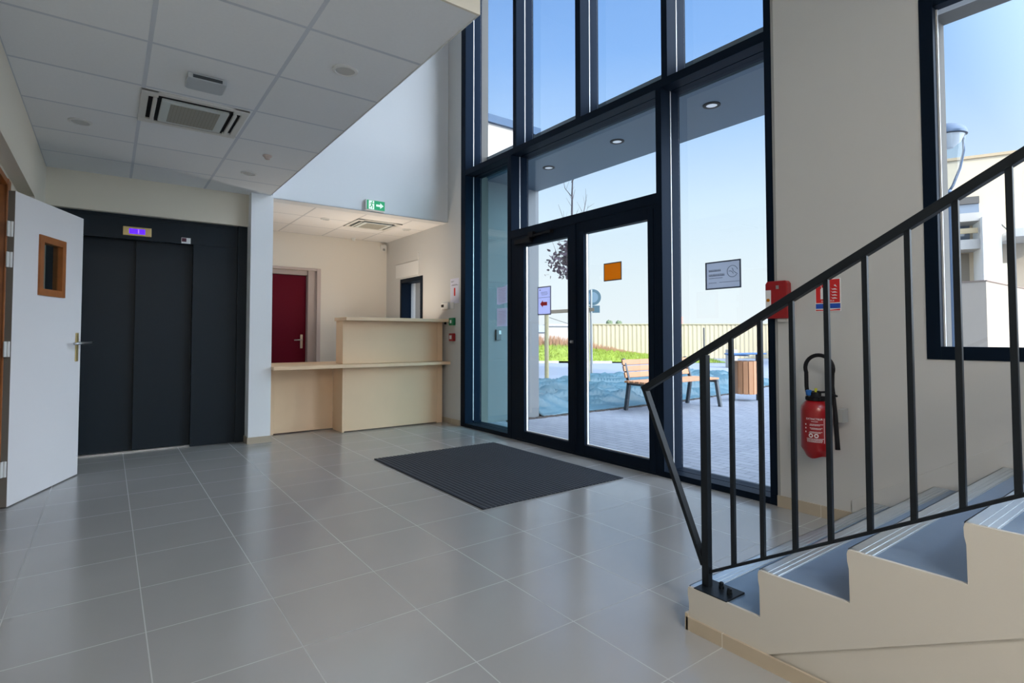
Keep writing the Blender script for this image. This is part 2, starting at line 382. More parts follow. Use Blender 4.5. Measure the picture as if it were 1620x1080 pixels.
# ------------------------------------------------------------------ curtain wall (window_1) and entrance doors (door_1)
cw = struct(empty('window_1', (X, 3.85, 0)))
def cpart(name, boxes, m_, bev=.0015, **k):
    return child(obj(name, B(*boxes), m_, None, bevel=bev, **k), cw)
D1, D2, D3 = .12, .172, .24
def member(name, y0, y1, z0, z1):
    o = cpart(name, [(X, X+D1-.004, y0, y1, z0, z1), (X+D1+.004, X+D2+.02, y0-.002, y1+.002, z0, z1), (X+D2+.02, X+D3, y0, y1, z0, z1)], M_alu)
    return o
def spacer(y0, y1, z0, z1):
    cpart('aluminium_spacer', [(X+D1-.004, X+D1+.004, y0-.0025, y1+.0025, z0, z1)], M_spacer, 0)
for y0, y1 in ((5.738, 5.842), (1.862, 1.912)): member('frame', y0, y1, 0, HV); spacer(y0, y1, .07, HV)
for y0, y1 in ((4.690, 4.751), (3.688, 3.757), (2.701, 2.758)): member('mullion', y0, y1, 3.157, HV); spacer(y0, y1, 3.157, HV)
for y0, y1 in ((4.784, 4.853), (2.765, 2.820)): member('mullion', y0, y1, 0, 3.09); spacer(y0, y1, .07, 3.09)
member('transom', 1.912, 5.738, 3.09, 3.157)
member('transom', 2.82, 4.784, 2.165, 2.252)
member('sill', 1.912, 2.765, 0, .045); member('sill', 4.853, 5.738, 0, .045)
G = X+D2
def pane(y0, y1, z0, z1, m_=None, x=G): cpart('glass_pane', [(x, x+.008, y0, y1, z0, z1)], m_ or M_glass, 0)
up_ed = [5.738, 4.751, 4.690, 3.757, 3.688, 2.758, 2.701, 1.912]
for k in range(0, 8, 2): pane(up_ed[k+1], up_ed[k], 3.157, HV)
pane(2.82, 4.784, 2.252, 3.09)
pane(1.912, 2.765, .045, 3.09)
pane(4.853, 5.738, .045, 3.09, M_glass_t)

ed = struct(empty('door_1', (X, 3.72, 0)))
def dpart(name, bm, m_, bev=.0015, parent=None, **k):
    return child(obj(name, bm, m_, None, bevel=bev, **k), parent or ed)
dpart('door_frame', B((X+.005, X+.09, 4.690, 4.784, 0, 2.165), (X+.005, X+.09, 2.820, 2.852, 0, 2.165), (X+.005, X+.09, 2.852, 4.69, 2.135, 2.165), (X+.0, X+.1, 2.852, 4.69, 0, .018)), M_alu)
def leaf(ya, yb, ga, gb, lab):     # stile outer span, glass span
    l = dpart('door_leaf', B((X+.0, X+.065, gb, yb, .020, 2.135), (X+.0, X+.065, ya, ga, .020, 2.135), (X+.0, X+.065, ga, gb, 2.052, 2.135), (X+.0, X+.065, ga, gb, .020, .108)), M_alu)
    l['label'] = lab
    b = .008
    bm = bmesh.new()
    for bx in ((X+.03, X+.05, gb-b, gb, .108, 2.052), (X+.03, X+.05, ga, ga+b, .108, 2.052), (X+.03, X+.05, ga, gb, .108, .108+b)): box(bm, *bx)
    o = obj('glazing_bead', bm, M_spacer); o.parent = l
    o = obj('door_glass', B((X+.042, X+.050, ga, gb, .108, 2.052)), M_glass); o.parent = l
    return l
l1 = leaf(3.772, 4.688, 3.874, 4.560, 'left glass leaf with red arrow notice')
l2 = leaf(2.853, 3.768, 2.911, 3.655, 'right glass leaf with orange film')
o = obj('astragal', B((X-.012, X, 3.752, 3.788, .02, 2.16)), M_alu, bevel=.003); o.parent = l2
bm = bmesh.new(); lathe(bm, [(.014, 0), (.014, -.03), (.010, -.034)], (X, 3.80, 1.05), axis='x', seg=16); o = obj('lock_cylinder', bm, M_steel, smooth='auto'); o.parent = l1
# door closer on the left leaf
dc = obj('door_closer', B((X-.055, X, 4.40, 4.66, 2.075, 2.125)), M_black, bevel=.004); dc.parent = l1
bm = bmesh.new(); bar(bm, (X-.04, 4.47, 2.13), (X-.04, 4.12, 2.137), .012, .018); box(bm, X-.05, X-.01, 4.35, 4.43, 2.12, 2.175); box(bm, X-.045, X, 4.08, 4.14, 2.125, 2.15)
o = obj('closer_arm', bm, M_black); o.parent = dc

# ------------------------------------------------------------------ stair window (window_2)
sw = struct(empty('window_2', (X, .4, .978)))
def spart(name, boxes, m_, bev=.002):
    return child(obj(name, B(*boxes), m_, None, bevel=bev), sw)
y0, y1, z0, z1 = SW
spart('window_frame', [(X-.006, X+.06, y1-.062, y1, z0, z1), (X-.006, X+.06, y0, y0+.062, z0, z1), (X-.006, X+.06, y0+.062, y1-.062, z0, z0+.068), (X-.006, X+.06, y0+.062, y1-.062, z1-.068, z1)], M_alu)
spart('glazing_bead', [(X+.045, X+.055, y1-.070, y1-.062, z0+.06, z1-.06)], M_spacer, 0)
spart('glass_pane', [(X+.048, X+.056, y0+.06, y1-.06, z0+.06, z1-.06)], M_glass, 0)
# alcove window (window_3)
aw = struct(empty('window_3', (X, 7.2, .95)))
def apart(name, boxes, m_, bev=.002):
    return child(obj(name, B(*boxes), m_, None, bevel=bev), aw)
y0, y1, z0, z1 = AW
apart('window_frame', [(X+.0, X+.16, y1-.05, y1, z0, z1), (X-.004, X+.07, y0, y0+.075, z0, z1), (X+.0, X+.16, y0+.07, y1-.05, z1-.06, z1), (X, X+.16, y0+.07, y1-.05, z0, z0+.06)], M_alu)
apart('glass_pane', [(X+.10, X+.108, y0+.05, y1-.05, z0+.05, z1-.05)], M_glass, 0)
# roller shutter casing above it
t = thing('shutter_casing', 'flat white shutter casing above the small alcove window', 'casing', (X, 7.35, 1.98))
o = obj('casing_panel', B((-.012, 0, -.36, .38, 0, .20)), M_wall, t, bevel=.003)
o = obj('cable_cover', B((-.014, 0, -.375, -.36, -.02, .30)), M_whitep, t)

# ------------------------------------------------------------------ doors
# burgundy door in the alcove
rd = struct(empty('door_2', (1.9, YB+.15, 0)))
M_dfr = mat('rose_grey_door_frame', (.52, .44, .42), .55)
child(obj('door_leaf', B((1.47, 2.33, YB+.15, YB+.19, .005, 1.99)), M_bord, bevel=.002), rd)
child(obj('door_frame', B((2.335, RDX1, YB+.06, YB+.35, 0, RDZ), (RDX0, 2.335, YB+.10, YB+.35, 1.995, RDZ), (RDX1-.02, RDX1+.035, YB-.012, YB, 0, RDZ+.03), (RDX0, RDX1-.02, YB-.012, YB, RDZ-.005, RDZ+.03)), M_dfr, bevel=.003), rd)
hp = child(obj('handle_plate', B((2.255, 2.29, YB+.14, YB+.15, .93, 1.13)), M_steel, bevel=.004), rd)
bm = bmesh.new(); tube(bm, [(2.272, YB+.145, 1.055), (2.272, YB+.10, 1.055), (2.262, YB+.095, 1.055), (2.16, YB+.095, 1.05)], .009)
child(obj('lever', bm, M_steel, smooth=True), hp)
struct(obj('wall_alcove_door_back', B((1.3, 2.6, YB+.36, YB+.5, 0, 2.6)), M_wall))

# open white door on the left with its brown lining; local x runs along the leaf to its free edge, near face at local y = 0
wl = struct(empty('door_3', (-.502, 4.781, 0), math.atan2(5.597-4.781, -.175+.502)))
V = (.29, .59, 1.41, 1.80)
lf = obj('door_leaf', B((0, V[0], 0, .042, .008, 2.052), (V[1], .879, 0, .042, .008, 2.052), (V[0], V[1], 0, .042, .008, V[2]), (V[0], V[1], 0, .042, V[3], 2.052)), M_leaf, wl)
obj('leaf_edge', B((-.002, 0, .0005, .042, .008, 2.052)), M_edge, lf)
fr = obj('vision_frame', B((V[0]-.018, V[0]+.03, -.012, .05, V[2]-.018, V[3]+.018), (V[1]-.03, V[1]+.018, -.012, .05, V[2]-.018, V[3]+.018), (V[0]+.03, V[1]-.03, -.012, .05, V[2]-.018, V[2]+.03), (V[0]+.03, V[1]-.03, -.012, .05, V[3]-.03, V[3]+.018)), M_brown, lf)
obj('vision_glass', B((V[0]+.03, V[1]-.03, .018, .024, V[2]+.03, V[3]-.03)), M_glass_d, fr)
for n_, ys in (('handle_plate', (-.008, 0)), ('handle_plate', (.042, .05))):
    pl = obj(n_, B((.795, .835, ys[0], ys[1], .905, 1.13)), M_brass, wl, bevel=.004)
    sgn = -1 if ys[0] < 0 else 1; y_ = ys[0] if sgn < 0 else ys[1]
    bm = bmesh.new(); tube(bm, [(.815, y_, 1.05), (.815, y_+sgn*.045, 1.05)], .010)
    tube(bm, [(.67, y_+sgn*.045, 1.045), (.80, y_+sgn*.05, 1.05), (.93, y_+sgn*.045, 1.052)] if sgn < 0 else [(.68, y_+.045, 1.05), (.82, y_+.045, 1.05)], .009)
    obj('lever', bm, M_steel, pl, smooth=True)
for z in (1.80, 1.60, 1.02, .25):
    bm = B((-.035, -.003, .018, .024, z-.05, z+.05)); tube(bm, [(-.006, .012, z-.05), (-.006, .012, z+.05)], .008)
    obj('hinge', bm, M_whitep, wl, smooth='auto')
child(obj('door_frame', B((XL-.25, XL-.078, 4.80, 4.86, 0, 2.13), (XL-.25, XL-.078, 3.85, 3.89, 0, 2.13), (XL-.25, XL-.078, 3.89, 4.80, 2.09, 2.13), (XL-.085, XL-.073, 4.79, 4.90, 0, 2.13), (XL-.085, XL-.073, 3.80, 3.90, 0, 2.13)), M_brown, bevel=.003), wl)

# ------------------------------------------------------------------ lift landing door
t = thing('lift_door', 'dark anthracite telescopic lift door set in the recess left of the pillar', 'lift door', (.4, 6.36, 0))
LP = []
child(obj('header_panel', B((XL, 1.172, 6.35, 6.40, 2.03, 2.235), (XL, 1.172, 6.345, 6.36, 2.235, 2.262)), M_lift, bevel=.002), t)
child(obj('side_panel', B((.680, 1.172, 6.35, 6.41, .0, 2.03)), M_lift, bevel=.002), t)
child(obj('side_frame', B((1.085, 1.176, 6.325, 6.35, 0, 2.262)), M_lift, bevel=.002), t)
child(obj('door_panel', B((.205, .69, 6.415, 6.45, .012, 2.04)), M_lift, bevel=.002), t)
child(obj('door_panel', B((XL, .235, 6.455, 6.49, .012, 2.04)), M_lift, bevel=.002), t)
child(obj('sill', B((XL, .68, 6.385, 6.60, .0, .012)), M_steel), t)
t = thing('floor_indicator', 'small brass floor indicator with a glowing violet screen above the lift', 'indicator', (.21, 6.35, 2.11))
child(obj('bezel', B((.097, .322, 6.335, 6.35, 2.066, 2.150)), M_brass, bevel=.003), t)
M_scr = mat('violet_screen', (.05, .01, .4), .4, emis=(.10, .01, 1.), estr=.9)
M_scr2 = mat('screen_digit', (.3, .2, .8), .4, emis=(.28, .10, 1.), estr=1.0)
s_ = child(obj('screen', B((.145, .272, 6.333, 6.336, 2.083, 2.132)), M_scr), t)
child(obj('digit', B((.214, .224, 6.3318, 6.3332, 2.090, 2.126)), M_scr2), s_)
t = thing('instruction_sticker', 'small white and dark sticker on the lift header panel', 'sticker', (.61, 6.35, 2.06))
child(obj('backing', B((.575, .655, 6.3485, 6.35, 2.035, 2.092)), M_signwhite), t)
child(obj('print', B((.578, .618, 6.3475, 6.3487, 2.052, 2.088)), mat('dark_red_print', (.08, .01, .03), .6)), t)

# ------------------------------------------------------------------ reception counter
def bbox(name, bx, par, m_=M_wood, bev=.002, **k): return child(obj(name, B(*bx), m_, bevel=bev, **k), par)
t = thing('reception_desk', 'pale birch reception counter with raised section across the alcove', 'reception desk', (2.4, 6.3, 0))
YF = 6.225
bbox('front_panel', [(2.20, 3.40, YF, YF+.022, .012, .745)], t)
bbox('front_panel', [(2.20, 3.40, YF, YF+.022, .785, 1.283)], t)
bbox('end_panel', [(3.40, 3.478, YF-.002, 6.50, .0, .745), (3.40, 3.478, YF-.002, 6.45, .785, 1.283)], t)
bbox('end_panel', [(2.175, 2.2, YF-.003, 6.545, 0, .745), (2.175, 2.2, YF-.003, 6.45, .785, 1.283)], t)
bbox('low_front_panel', [(1.51, 2.175, 6.545, 6.567, .012, .745)], t)
bbox('side_panel', [(1.40, 1.51, 6.542, 6.70, 0, .745)], t)
bbox('back_panel', [(2.20, 3.478, 6.43, 6.45, .785, 1.283)], t)
bbox('worktop', [(1.393, 3.505, 6.06, 7.02, .747, .783)], t)
bbox('raised_top', [(2.16, 3.505, 6.06, 6.47, 1.284, 1.322)], t)
bm = bmesh.new(); lathe(bm, [(.014, -.0), (.014, .022), (.006, .03)], (3.45, 6.10, 1.255), seg=14); o = child(obj('edge_buffer', bm, M_black, smooth='auto'), t)

t = thing('fill_desk_lamp', 'small upward fill lamp added out of sight on the worktop behind the raised counter', 'lamp', (2.75, 6.72, .783))  # hidden lamp added to brighten the alcove
bm = bmesh.new(); lathe(bm, [(.08, 0), (.08, .012), (.012, .02), (.010, .30), (.012, .31)], seg=20); obj('stand', bm, M_steel, t, smooth='auto')
bm = bmesh.new(); lathe(bm, [(.03, .30), (.10, .38), (.105, .385), (.03, .31)], seg=24); obj('shade', bm, M_whitep, t, smooth='auto')
o = lamp('fill_desk_light', (0, 0, .40), .17, 10, (1, .86, .70), (math.pi, 0, 0)); o.parent = t

# ------------------------------------------------------------------ entrance mat
t = thing('entrance_mat', 'dark ribbed rectangular entrance mat on the tiles before the glass doors', 'mat', (2.59, 3.81, 0))
mx0, mx1, my0, my1 = 1.937, 3.240, 2.930, 4.700
child(obj('backing', B((mx0, mx1, my0+.004, my1-.004, .0, .0075)), M_matl), t)
bm = bmesh.new(); n = 36; p_ = (mx1-mx0)/n
for i in range(n): box(bm, mx0+i*p_, mx0+i*p_+p_*.60, my0, my1, .004, .0095)
child(obj('ribs', bm, M_mat), t)

# ------------------------------------------------------------------ staircase
XS, XE = 1.78, 3.505; RISE, RUN, YN = .1545, .2795, 1.289; NST = 11
t = thing('staircase', 'cream sided stair with blue grey treads rising along the right wall', 'stairs', (XS, YN, 0))
yl = YN-RUN*NST; zl = RISE*NST
def steps(dz):
    out = []
    for i in range(NST):
        y = YN-RUN*i; z = RISE*(i+1)+dz
        out += [(y+.001, z-.055), (y+.005, z-.035), (y+.006, z-.012), (y+.003, z-.001), (y-.008, z+.001), (y-.035, z), (y-.07, z)]
        if i < NST-1: out += [(y-RUN, z)]
    return out
low = lambda y: max(0.045, .045+(.988-y)*.573)
tail = lambda dz: [(-3.4, zl+dz), (-3.4, 1.2), (yl-.3, low(yl)), (.988, .045), (.988, 0)]
bm = bmesh.new(); prism(bm, [(YN, 0)]+steps(-.005)+tail(-.005), 'x', XS+.012, XE); prism(bm, [(YN, 0)]+steps(.003)+tail(.003), 'x', XS, XS+.012); child(obj('stringer', bm, M_cream), t)
bm = bmesh.new(); prism(bm, [(.9875, 0), (.9875, .0445), (yl-.3, low(yl)-.0005), (-3.4, 1.199), (-3.4, 0)], 'x', XS+.010, XE-.01); child(obj('closing_wall', bm, M_cream), t)
for i in range(NST):
    y = YN-RUN*i; z = RISE*(i+1)
    ya = y-RUN if i < NST-1 else -3.4
    tr = child(obj('tread', B((XS+.012, XE, ya, y-.002, z-.0055, z)), M_tread), t)
    nb = B((XS+.0125, XE-.004, y-.022, y+.007, z, z+.003), (XS+.0125, XE-.004, y-.040, y-.028, z, z+.004), (XS+.0125, XE-.004, y-.058, y-.046, z, z+.004), (XS+.0125, XE-.004, y-.062, y, z, z+.0015), (XS+.0125, XE-.004, y+.004, y+.007, z-.03, z+.003))
    o = obj('nosing', nb, M_nose); o.parent = tr
    pass
child(obj('skirting', B((XS-.010, XS, .0, YN+.008, 0, .048)), M_skirt), t)
child(obj('skirting', B((XS-.010, XE, YN, YN+.012, 0, .062)), M_skirt_x), t)

# railing
t = thing('stair_railing', 'black steel stair railing with square bars along the open stair side', 'railing', (1.84, 1.25, .155))
XRL = 1.84; sl = .5605
hz = lambda y: .878+(1.542-y)*sl
lz = lambda y: .208+(1.251-y)*.553
ye = -2.6
bm = bmesh.new(); bar(bm, (XRL, 1.548, hz(1.548)), (XRL, ye, hz(ye)), .030, .026); child(obj('handrail', bm, M_rail, bevel=.002), t)
bm = bmesh.new(); bar(bm, (XRL, 1.240, lz(1.240)), (XRL, ye, lz(ye)), .016, .010); child(obj('lower_rail', bm, M_rail, bevel=.001), t)
child(obj('newel_post', B((XRL-.014, XRL+.014, 1.237, 1.265, .160, hz(1.251)-.012)), M_rail, bevel=.002), t)
bm = bmesh.new(); bar(bm, (XRL, 1.535, hz(1.535)-.014), (XRL, 1.262, .235), .030, .016, (0, 1, .2)); child(obj('end_strut', bm, M_rail, bevel=.0015), t)
y = 1.251; k = 0
while y-.1115 > ye:
    y -= .1115; k += 1
    w_ = .0075
    child(obj('baluster', B((XRL-w_, XRL+w_, y-w_, y+w_, lz(y), hz(y)-.010)), M_rail, bevel=.001), t)
child(obj('base_plate', B((XS+.002, 1.900, 1.135, 1.270, .155, .161)), M_rail, bevel=.001), t)
for px_, py_ in ((1.862, 1.205), (1.842, 1.160)):
    bm = bmesh.new(); lathe(bm, [(.010, 0), (.010, .010), (.0085, .011), (.0085, .020), (.005, .023)], (px_, py_, .161), seg=14); child(obj('bolt', bm, M_rail, smooth='auto'), t)

# ------------------------------------------------------------------ fire equipment on the right wall
def disc_prof(r, h): return [(r, 0), (r, h)]
EY, EXx = 1.562, X-.115
t = thing('fire_extinguisher', 'red fire extinguisher with black hose loop hanging on the wall under its sign', 'fire extinguisher', (EXx, EY, .39))
bm = bmesh.new(); R_ = .082
lump = lambda a, h: (.007*math.cos(3*a) if h < .02 else 0)
lathe(bm, [(.050, .004), (.058, .0), (.066, .018), (R_, .05), (R_, .268), (R_-.005, .295), (R_-.022, .318), (.045, .330), (.04, .332)], seg=40, lump=lump)
cyl = obj('cylinder', bm, M_red, t, smooth='auto')
def patch(a0, a1, z0, z1, r, m_, name, par, seg=8):
    bm = bmesh.new(); A = []; Bv = []
    for k in range(seg+1):
        a = a0+(a1-a0)*k/seg; A.append(bm.verts.new((r*math.cos(a), r*math.sin(a), z0))); Bv.append(bm.verts.new((r*math.cos(a), r*math.sin(a), z1)))
    for k in range(seg): bm.faces.new((A[k], A[k+1], Bv[k+1], Bv[k]))
    g = bmesh.ops.extrude_face_region(bm, geom=bm.faces[:])
    for v in [q for q in g['geom'] if isinstance(q, bmesh.types.BMVert)]:
        d_ = Vector((v.co.x, v.co.y, 0)).normalized(); v.co -= d_*.0006
    return obj(name, bm, m_, par)
PI = math.pi
ac = math.atan2(0-EY, 0-EXx)            # towards the camera
lab = patch(ac-.75, ac+.62, .085, .235, R_+.0006, mat('label_red', (.27, .004, .008), .5), 'label', cyl, 14); lab['label'] = 'printed instruction label'
def cyltext(s, size, zc, a_c, r, m_, par):
    c = bpy.data.curves.new('lettering', 'FONT'); c.body = s; c.size = size; c.extrude = .0002; c.align_x = 'CENTER'; c.align_y = 'CENTER'
    to = bpy.data.objects.new('lettering', c); COL.objects.link(to); dg = bpy.context.evaluated_depsgraph_get(); dg.update()
    me = bpy.data.meshes.new_from_object(to.evaluated_get(dg)); bpy.data.objects.remove(to)
    for v in me.vertices:
        a = a_c+v.co.x/r; rr = r+v.co.z+.0004; v.co = Vector((rr*math.cos(a), rr*math.sin(a), zc+v.co.y))
    me.materials.clear(); me.materials.append(m_); o = bpy.data.objects.new('lettering', me); COL.objects.link(o); o.parent = par; return o
cyltext('EXTINCTEUR', .0150, .226, ac-.12, R_+.0008, M_signwhite, lab)
rows = [(.212, .03, .0), (.196, .062, .1), (.190, .05, .0), (.174, .064, .1), (.168, .052, .1), (.152, .066, .1), (.146, .058, 0), (.112, .085, 0), (.106, .08, 0), (.100, .083, 0), (.094, .078, 0)]
bm = bmesh.new()
def carc(bm, a0, a1, z0, z1, r, seg=5):
    pr = None
    for k in range(seg+1):
        a = a0+(a1-a0)*k/seg; cur = (bm.verts.new((r*math.cos(a), r*math.sin(a), z0)), bm.verts.new((r*math.cos(a), r*math.sin(a), z1)))
        if pr: bm.faces.new((pr[0], cur[0], cur[1], pr[1]))
        pr = cur
rr_ = R_+.0012
for zc, wd, off in rows:
    a = ac-.12-wd/2/R_+off
    while a < ac-.12+wd/2/R_+off:
        l_ = random.uniform(.03, .09); carc(bm, a, a+l_, zc-.0014, zc+.0014, rr_, 1); a += l_+.02
carc(bm, ac+.50, ac+.53, .088, .232, rr_, 1)
for a_ in (-.35, .0):
    for k in range(12): 
        q = 2*PI*k/12; carc(bm, ac+a_+.11*math.cos(q)-.03, ac+a_+.11*math.cos(q)+.03, .130+.009*math.sin(q)-.003, .130+.009*math.sin(q)+.003, rr_, 1)
for zc in (.193, .172, .150):
    carc(bm, ac-.74, ac-.66, zc-.004, zc+.004, rr_, 1)
o = obj('lettering', bm, M_signwhite, lab)
patch(ac+.86, ac+1.35, .08, .175, R_+.0006, M_signwhite, 'side_label', cyl)
bm = bmesh.new(); lathe(bm, [(.045, .327), (.052, .330), (.052, .342), (.046, .346), (.03, .352), (.03, .375), (.02, .38)], seg=24)
for k in range(8): a = k*PI/4; box(bm, .05*math.cos(a)-.006, .05*math.cos(a)+.006, .05*math.sin(a)-.006, .05*math.sin(a)+.006, .332, .350)
hd = obj('valve_head', bm, M_black, t, smooth='auto')
bm = bmesh.new(); bar(bm, (0, .01, .375), (-.01, -.08, .385), .022, .012); bar(bm, (-.01, -.08, .385), (-.012, -.125, .362), .020, .010); bar(bm, (0, .0, .352), (0, -.075, .352), .018, .010); bar(bm, (0, .05, .372), (0, -.02, .378), .03, .018)
obj('squeeze_lever', bm, M_black, t, bevel=.003)
bm = bmesh.new(); lathe(bm, [(.010, -.035), (.016, -.03), (.017, -.005), (.012, 0)], (-.02, .030, .390), seg=16); o = obj('pressure_knob', bm, mat('blue_plastic', (.01, .12, .42), .4), t, smooth='auto'); o['label'] = 'blue knob'
bm = bmesh.new(); box(bm, -.02, -.004, -.014, -.002, .378, .402); o = obj('safety_pin', bm, mat('yellow_plastic', (.55, .55, .03), .5), t, bevel=.002); o['label'] = 'yellow safety pin'
bm = bmesh.new(); box(bm, -.02, 0, .035, .05, .352, .38); obj('hose_fitting', bm, M_steel, t, bevel=.002)
pts = [(0, .048, .375), (0, .052, .41)]+[(0, -.022+.079*math.cos(a_), .520+.078*math.sin(a_)) for a_ in [(-.35+k*(PI+.7)/20) for k in range(21)]]+[(0, -.094, .42), (0, -.100, .36), (-.0, -.106, .28), (.0, -.110, .20), (.0, -.114, .13), (.0, -.118, .055)]
bm = bmesh.new(); tube(bm, pts, [.0115]*(len(pts)-3)+[.0125, .0125, .0135], 12); obj('hose', bm, M_black, t, smooth='auto')
bm = bmesh.new(); box(bm, .0, .08, -.146, -.122, .21, .29); obj('hose_clip', bm, M_greyp, t, bevel=.003)
obj('wall_bracket', B((.080, .115, -.03, .03, .22, .34)), M_black, t, bevel=.002)

t = thing('extinguisher_sign', 'red and blue rectangular extinguisher sign on the white wall', 'sign', (X, 1.532, 1.25))
sy0, sy1, sz0, sz1 = 1.458, 1.605, 1.252, 1.450
child(obj('panel', B((X-.003, X, sy0, sy1, sz0, sz1)), M_signwhite), t)
child(obj('red_field', B((X-.0038, X-.003, sy0+.005, sy1-.005, sz0+.052, sz1-.005)), M_signred), t)
child(obj('blue_band', B((X-.0038, X-.003, sy0+.003, sy1-.003, sz0+.017, sz0+.047)), M_signblue), t)
bm = bmesh.new(); prism(bm, [(sy0+.005, sz0+.004), (sy1-.003, sz0+.004), (sy1-.003, sz0+.012), (1.53, sz0+.008), (sy0+.005, sz0+.013)], 'x', X-.0038, X-.003); child(obj('red_swoosh', bm, M_signred), t)
bm = bmesh.new(); yc = sy1-.045
prism(bm, [(yc-.013, sz0+.075), (yc+.013, sz0+.075), (yc+.013, sz0+.135), (yc+.006, sz0+.145), (yc-.006, sz0+.145), (yc-.013, sz0+.135)], 'x', X-.0046, X-.0038)
pts = [(X-.0044, yc+.006, sz0+.145), (X-.0044, yc+.010, sz0+.165), (X-.0044, yc, sz0+.178), (X-.0044, yc-.014, sz0+.178), (X-.0044, yc-.022, sz0+.162), (X-.0044, yc-.022, sz0+.125)]
tube(bm, pts, .0016, 6); child(obj('pictogram', bm, M_signwhite), t)
bm = bmesh.new()
for k in range(5):
    z_ = sz0+.075+k*.018; yq = sy0+.018
    prism(bm, [(yq, z_), (yq+.028, z_+.001), (yq+.038, z_+.012), (yq+.03, z_+.006), (yq+.012, z_+.008)] if k < 4 else [(yq+.002, z_-.002), (yq+.02, z_+.008), (yq+.012, z_+.014)], 'x', X-.0046, X-.0038)
child(obj('flame_marks', bm, M_signwhite), t)
child(text('lettering', 'EXTINCTEUR', .0125, (X-.0038, (sy0+sy1)/2, sz0+.062), '-x', M_signwhite), t)

t = thing('key_box', 'red plastic emergency box mounted at the edge of the entrance window frame', 'box', (X, 1.82, 1.21))
bm = bmesh.new(); prism(bm, [(1.752, 1.215), (1.892, 1.215), (1.897, 1.235), (1.897, 1.440), (1.885, 1.458), (1.765, 1.458), (1.752, 1.440)], 'x', X-.055, X-.0); child(obj('casing', bm, M_redbox, bevel=.006), t)
child(obj('notice', B((X-.0565, X-.0548, 1.858, 1.893, 1.245, 1.400)), M_signwhite), t)
bm = bmesh.new(); lathe(bm, [(.011, -.0582), (.011, -.056)], (X, 1.876, 1.335), axis='x', seg=16); o = child(obj('seal', bm, M_orange), t)
child(obj('lock', B((X-.0575, X-.0548, 1.806, 1.824, 1.405, 1.428)), M_steel), t)
bm = B((X-.03, X, 1.775, 1.83, 1.195, 1.214)); child(obj('lower_tab', bm, M_whitep), t)

# ------------------------------------------------------------------ small things on the facade-side wall beyond the glass
t = thing('red_call_point', 'red square fire call point on the wall beside the counter', 'call point', (X, 6.01, 1.09))
child(obj('housing', B((X-.045, X, 5.965, 6.060, 1.043, 1.140)), M_redbox, bevel=.006), t)
child(obj('push_panel', B((X-.0465, X-.0445, 5.985, 6.040, 1.068, 1.115)), M_signwhite, bevel=.002), t)
t = thing('green_release_point', 'green square door release point above the red one', 'call point', (X, 6.01, 1.29))
child(obj('housing', B((X-.045, X, 5.965, 6.060, 1.240, 1.336)), mat('green_plastic', (.01, .20, .075), .35), bevel=.006), t)
child(obj('push_panel', B((X-.0465, X-.0445, 5.992, 6.032, 1.268, 1.308)), M_signwhite, bevel=.002), t)
t = thing('alarm_keypad', 'small white keypad with dark display on the wall above the counter end', 'keypad', (X, 6.22, 1.49))
child(obj('housing', B((X-.025, X, 6.12, 6.30, 1.450, 1.535)), M_whitep, bevel=.004), t)
child(obj('display', B((X-.0265, X-.0245, 6.225, 6.29, 1.480, 1.515)), M_black), t)
tag(obj('cover_plate', B((X-.010, X, 6.00, 6.08, 1.450, 1.535)), M_wall, bevel=.003), 'blank square white cover plate next to the keypad', 'cover plate')
t = thing('notice_sheet', 'pale notice sheet with a red mark taped to the wall by the window frame', 'notice', (X, 5.98, 1.67))
child(obj('sheet', B((X-.0016, X, 5.880, 6.095, 1.520, 1.835)), M_paper), t)
child(obj('red_mark', B((X-.0024, X-.0015, 5.970, 6.005, 1.615, 1.715)), M_signred), t)
bm = bmesh.new()
for k, (a, b, z) in enumerate(((5.90, 6.07, 1.745), (5.93, 6.05, 1.755), (6.0, 6.08, 1.80), (6.02, 6.075, 1.79))): box(bm, X-.0024, X-.0015, a, b, z, z+.004)
child(obj('lettering', bm, M_ink), t)
t = thing('motion_detector', 'white motion detector high in the alcove corner', 'detector', (3.45, YB-.05, 2.47))
bm = bmesh.new(); prism(bm, [(3.405, 2.535), (3.49, 2.535), (3.49, 2.475), (3.47, 2.43), (3.43, 2.43), (3.405, 2.475)], 'y', YB-.06, YB); child(obj('housing', bm, M_whitep, bevel=.006), t)
child(obj('lens', B((3.43, 3.468, YB-.064, YB-.058, 2.44, 2.475)), M_greyp, bevel=.004), t)
bm = bmesh.new(); lathe(bm, [(.018, 2.535), (.03, 2.58)], (2.94, YB-.12, 0), seg=16); tag(obj('wall_sensor', bm, M_whitep, smooth='auto'), 'tiny round sensor at the top of the alcove back wall', 'sensor')
tag(obj('light_switch', B((1.39, 1.405, 6.25, 6.33, 1.10, 1.18)), M_whitep, bevel=.003), 'white light switch on the side of the pillar beside the burgundy door', 'switch')
# exit sign
t = thing('exit_sign', 'green emergency exit sign with running figure above the alcove opening', 'exit sign', (2.52, YW, 2.65))
ex0, ex1, ez0, ez1 = 2.400, 2.634, 2.592, 2.708
child(obj('housing', B((ex0, ex1+.004, YW-.045, YW, ez0-.006, ez1+.004)), M_whitep, bevel=.003), t)
M_gr = mat('lit_green', (.006, .24, .09), .4, emis=(.01, .42, .17), estr=.35); M_wh = mat('lit_white', (.8, .9, .8), .4, emis=(.8, 1, .85), estr=.35)
child(obj('green_face', B((ex0+.012, ex1-.002, YW-.047, YW-.0448, ez0+.004, ez1-.004)), M_gr), t)
bm = bmesh.new(); yA, yC = YW-.0484, YW-.0468
prism(bm, [(ex0+.034, ez0+.006), (ex0+.10, ez0+.006), (ex0+.10, ez1-.008), (ex0+.034, ez1-.008)], 'y', yA, yC)
zc_ = (ez0+ez1)/2
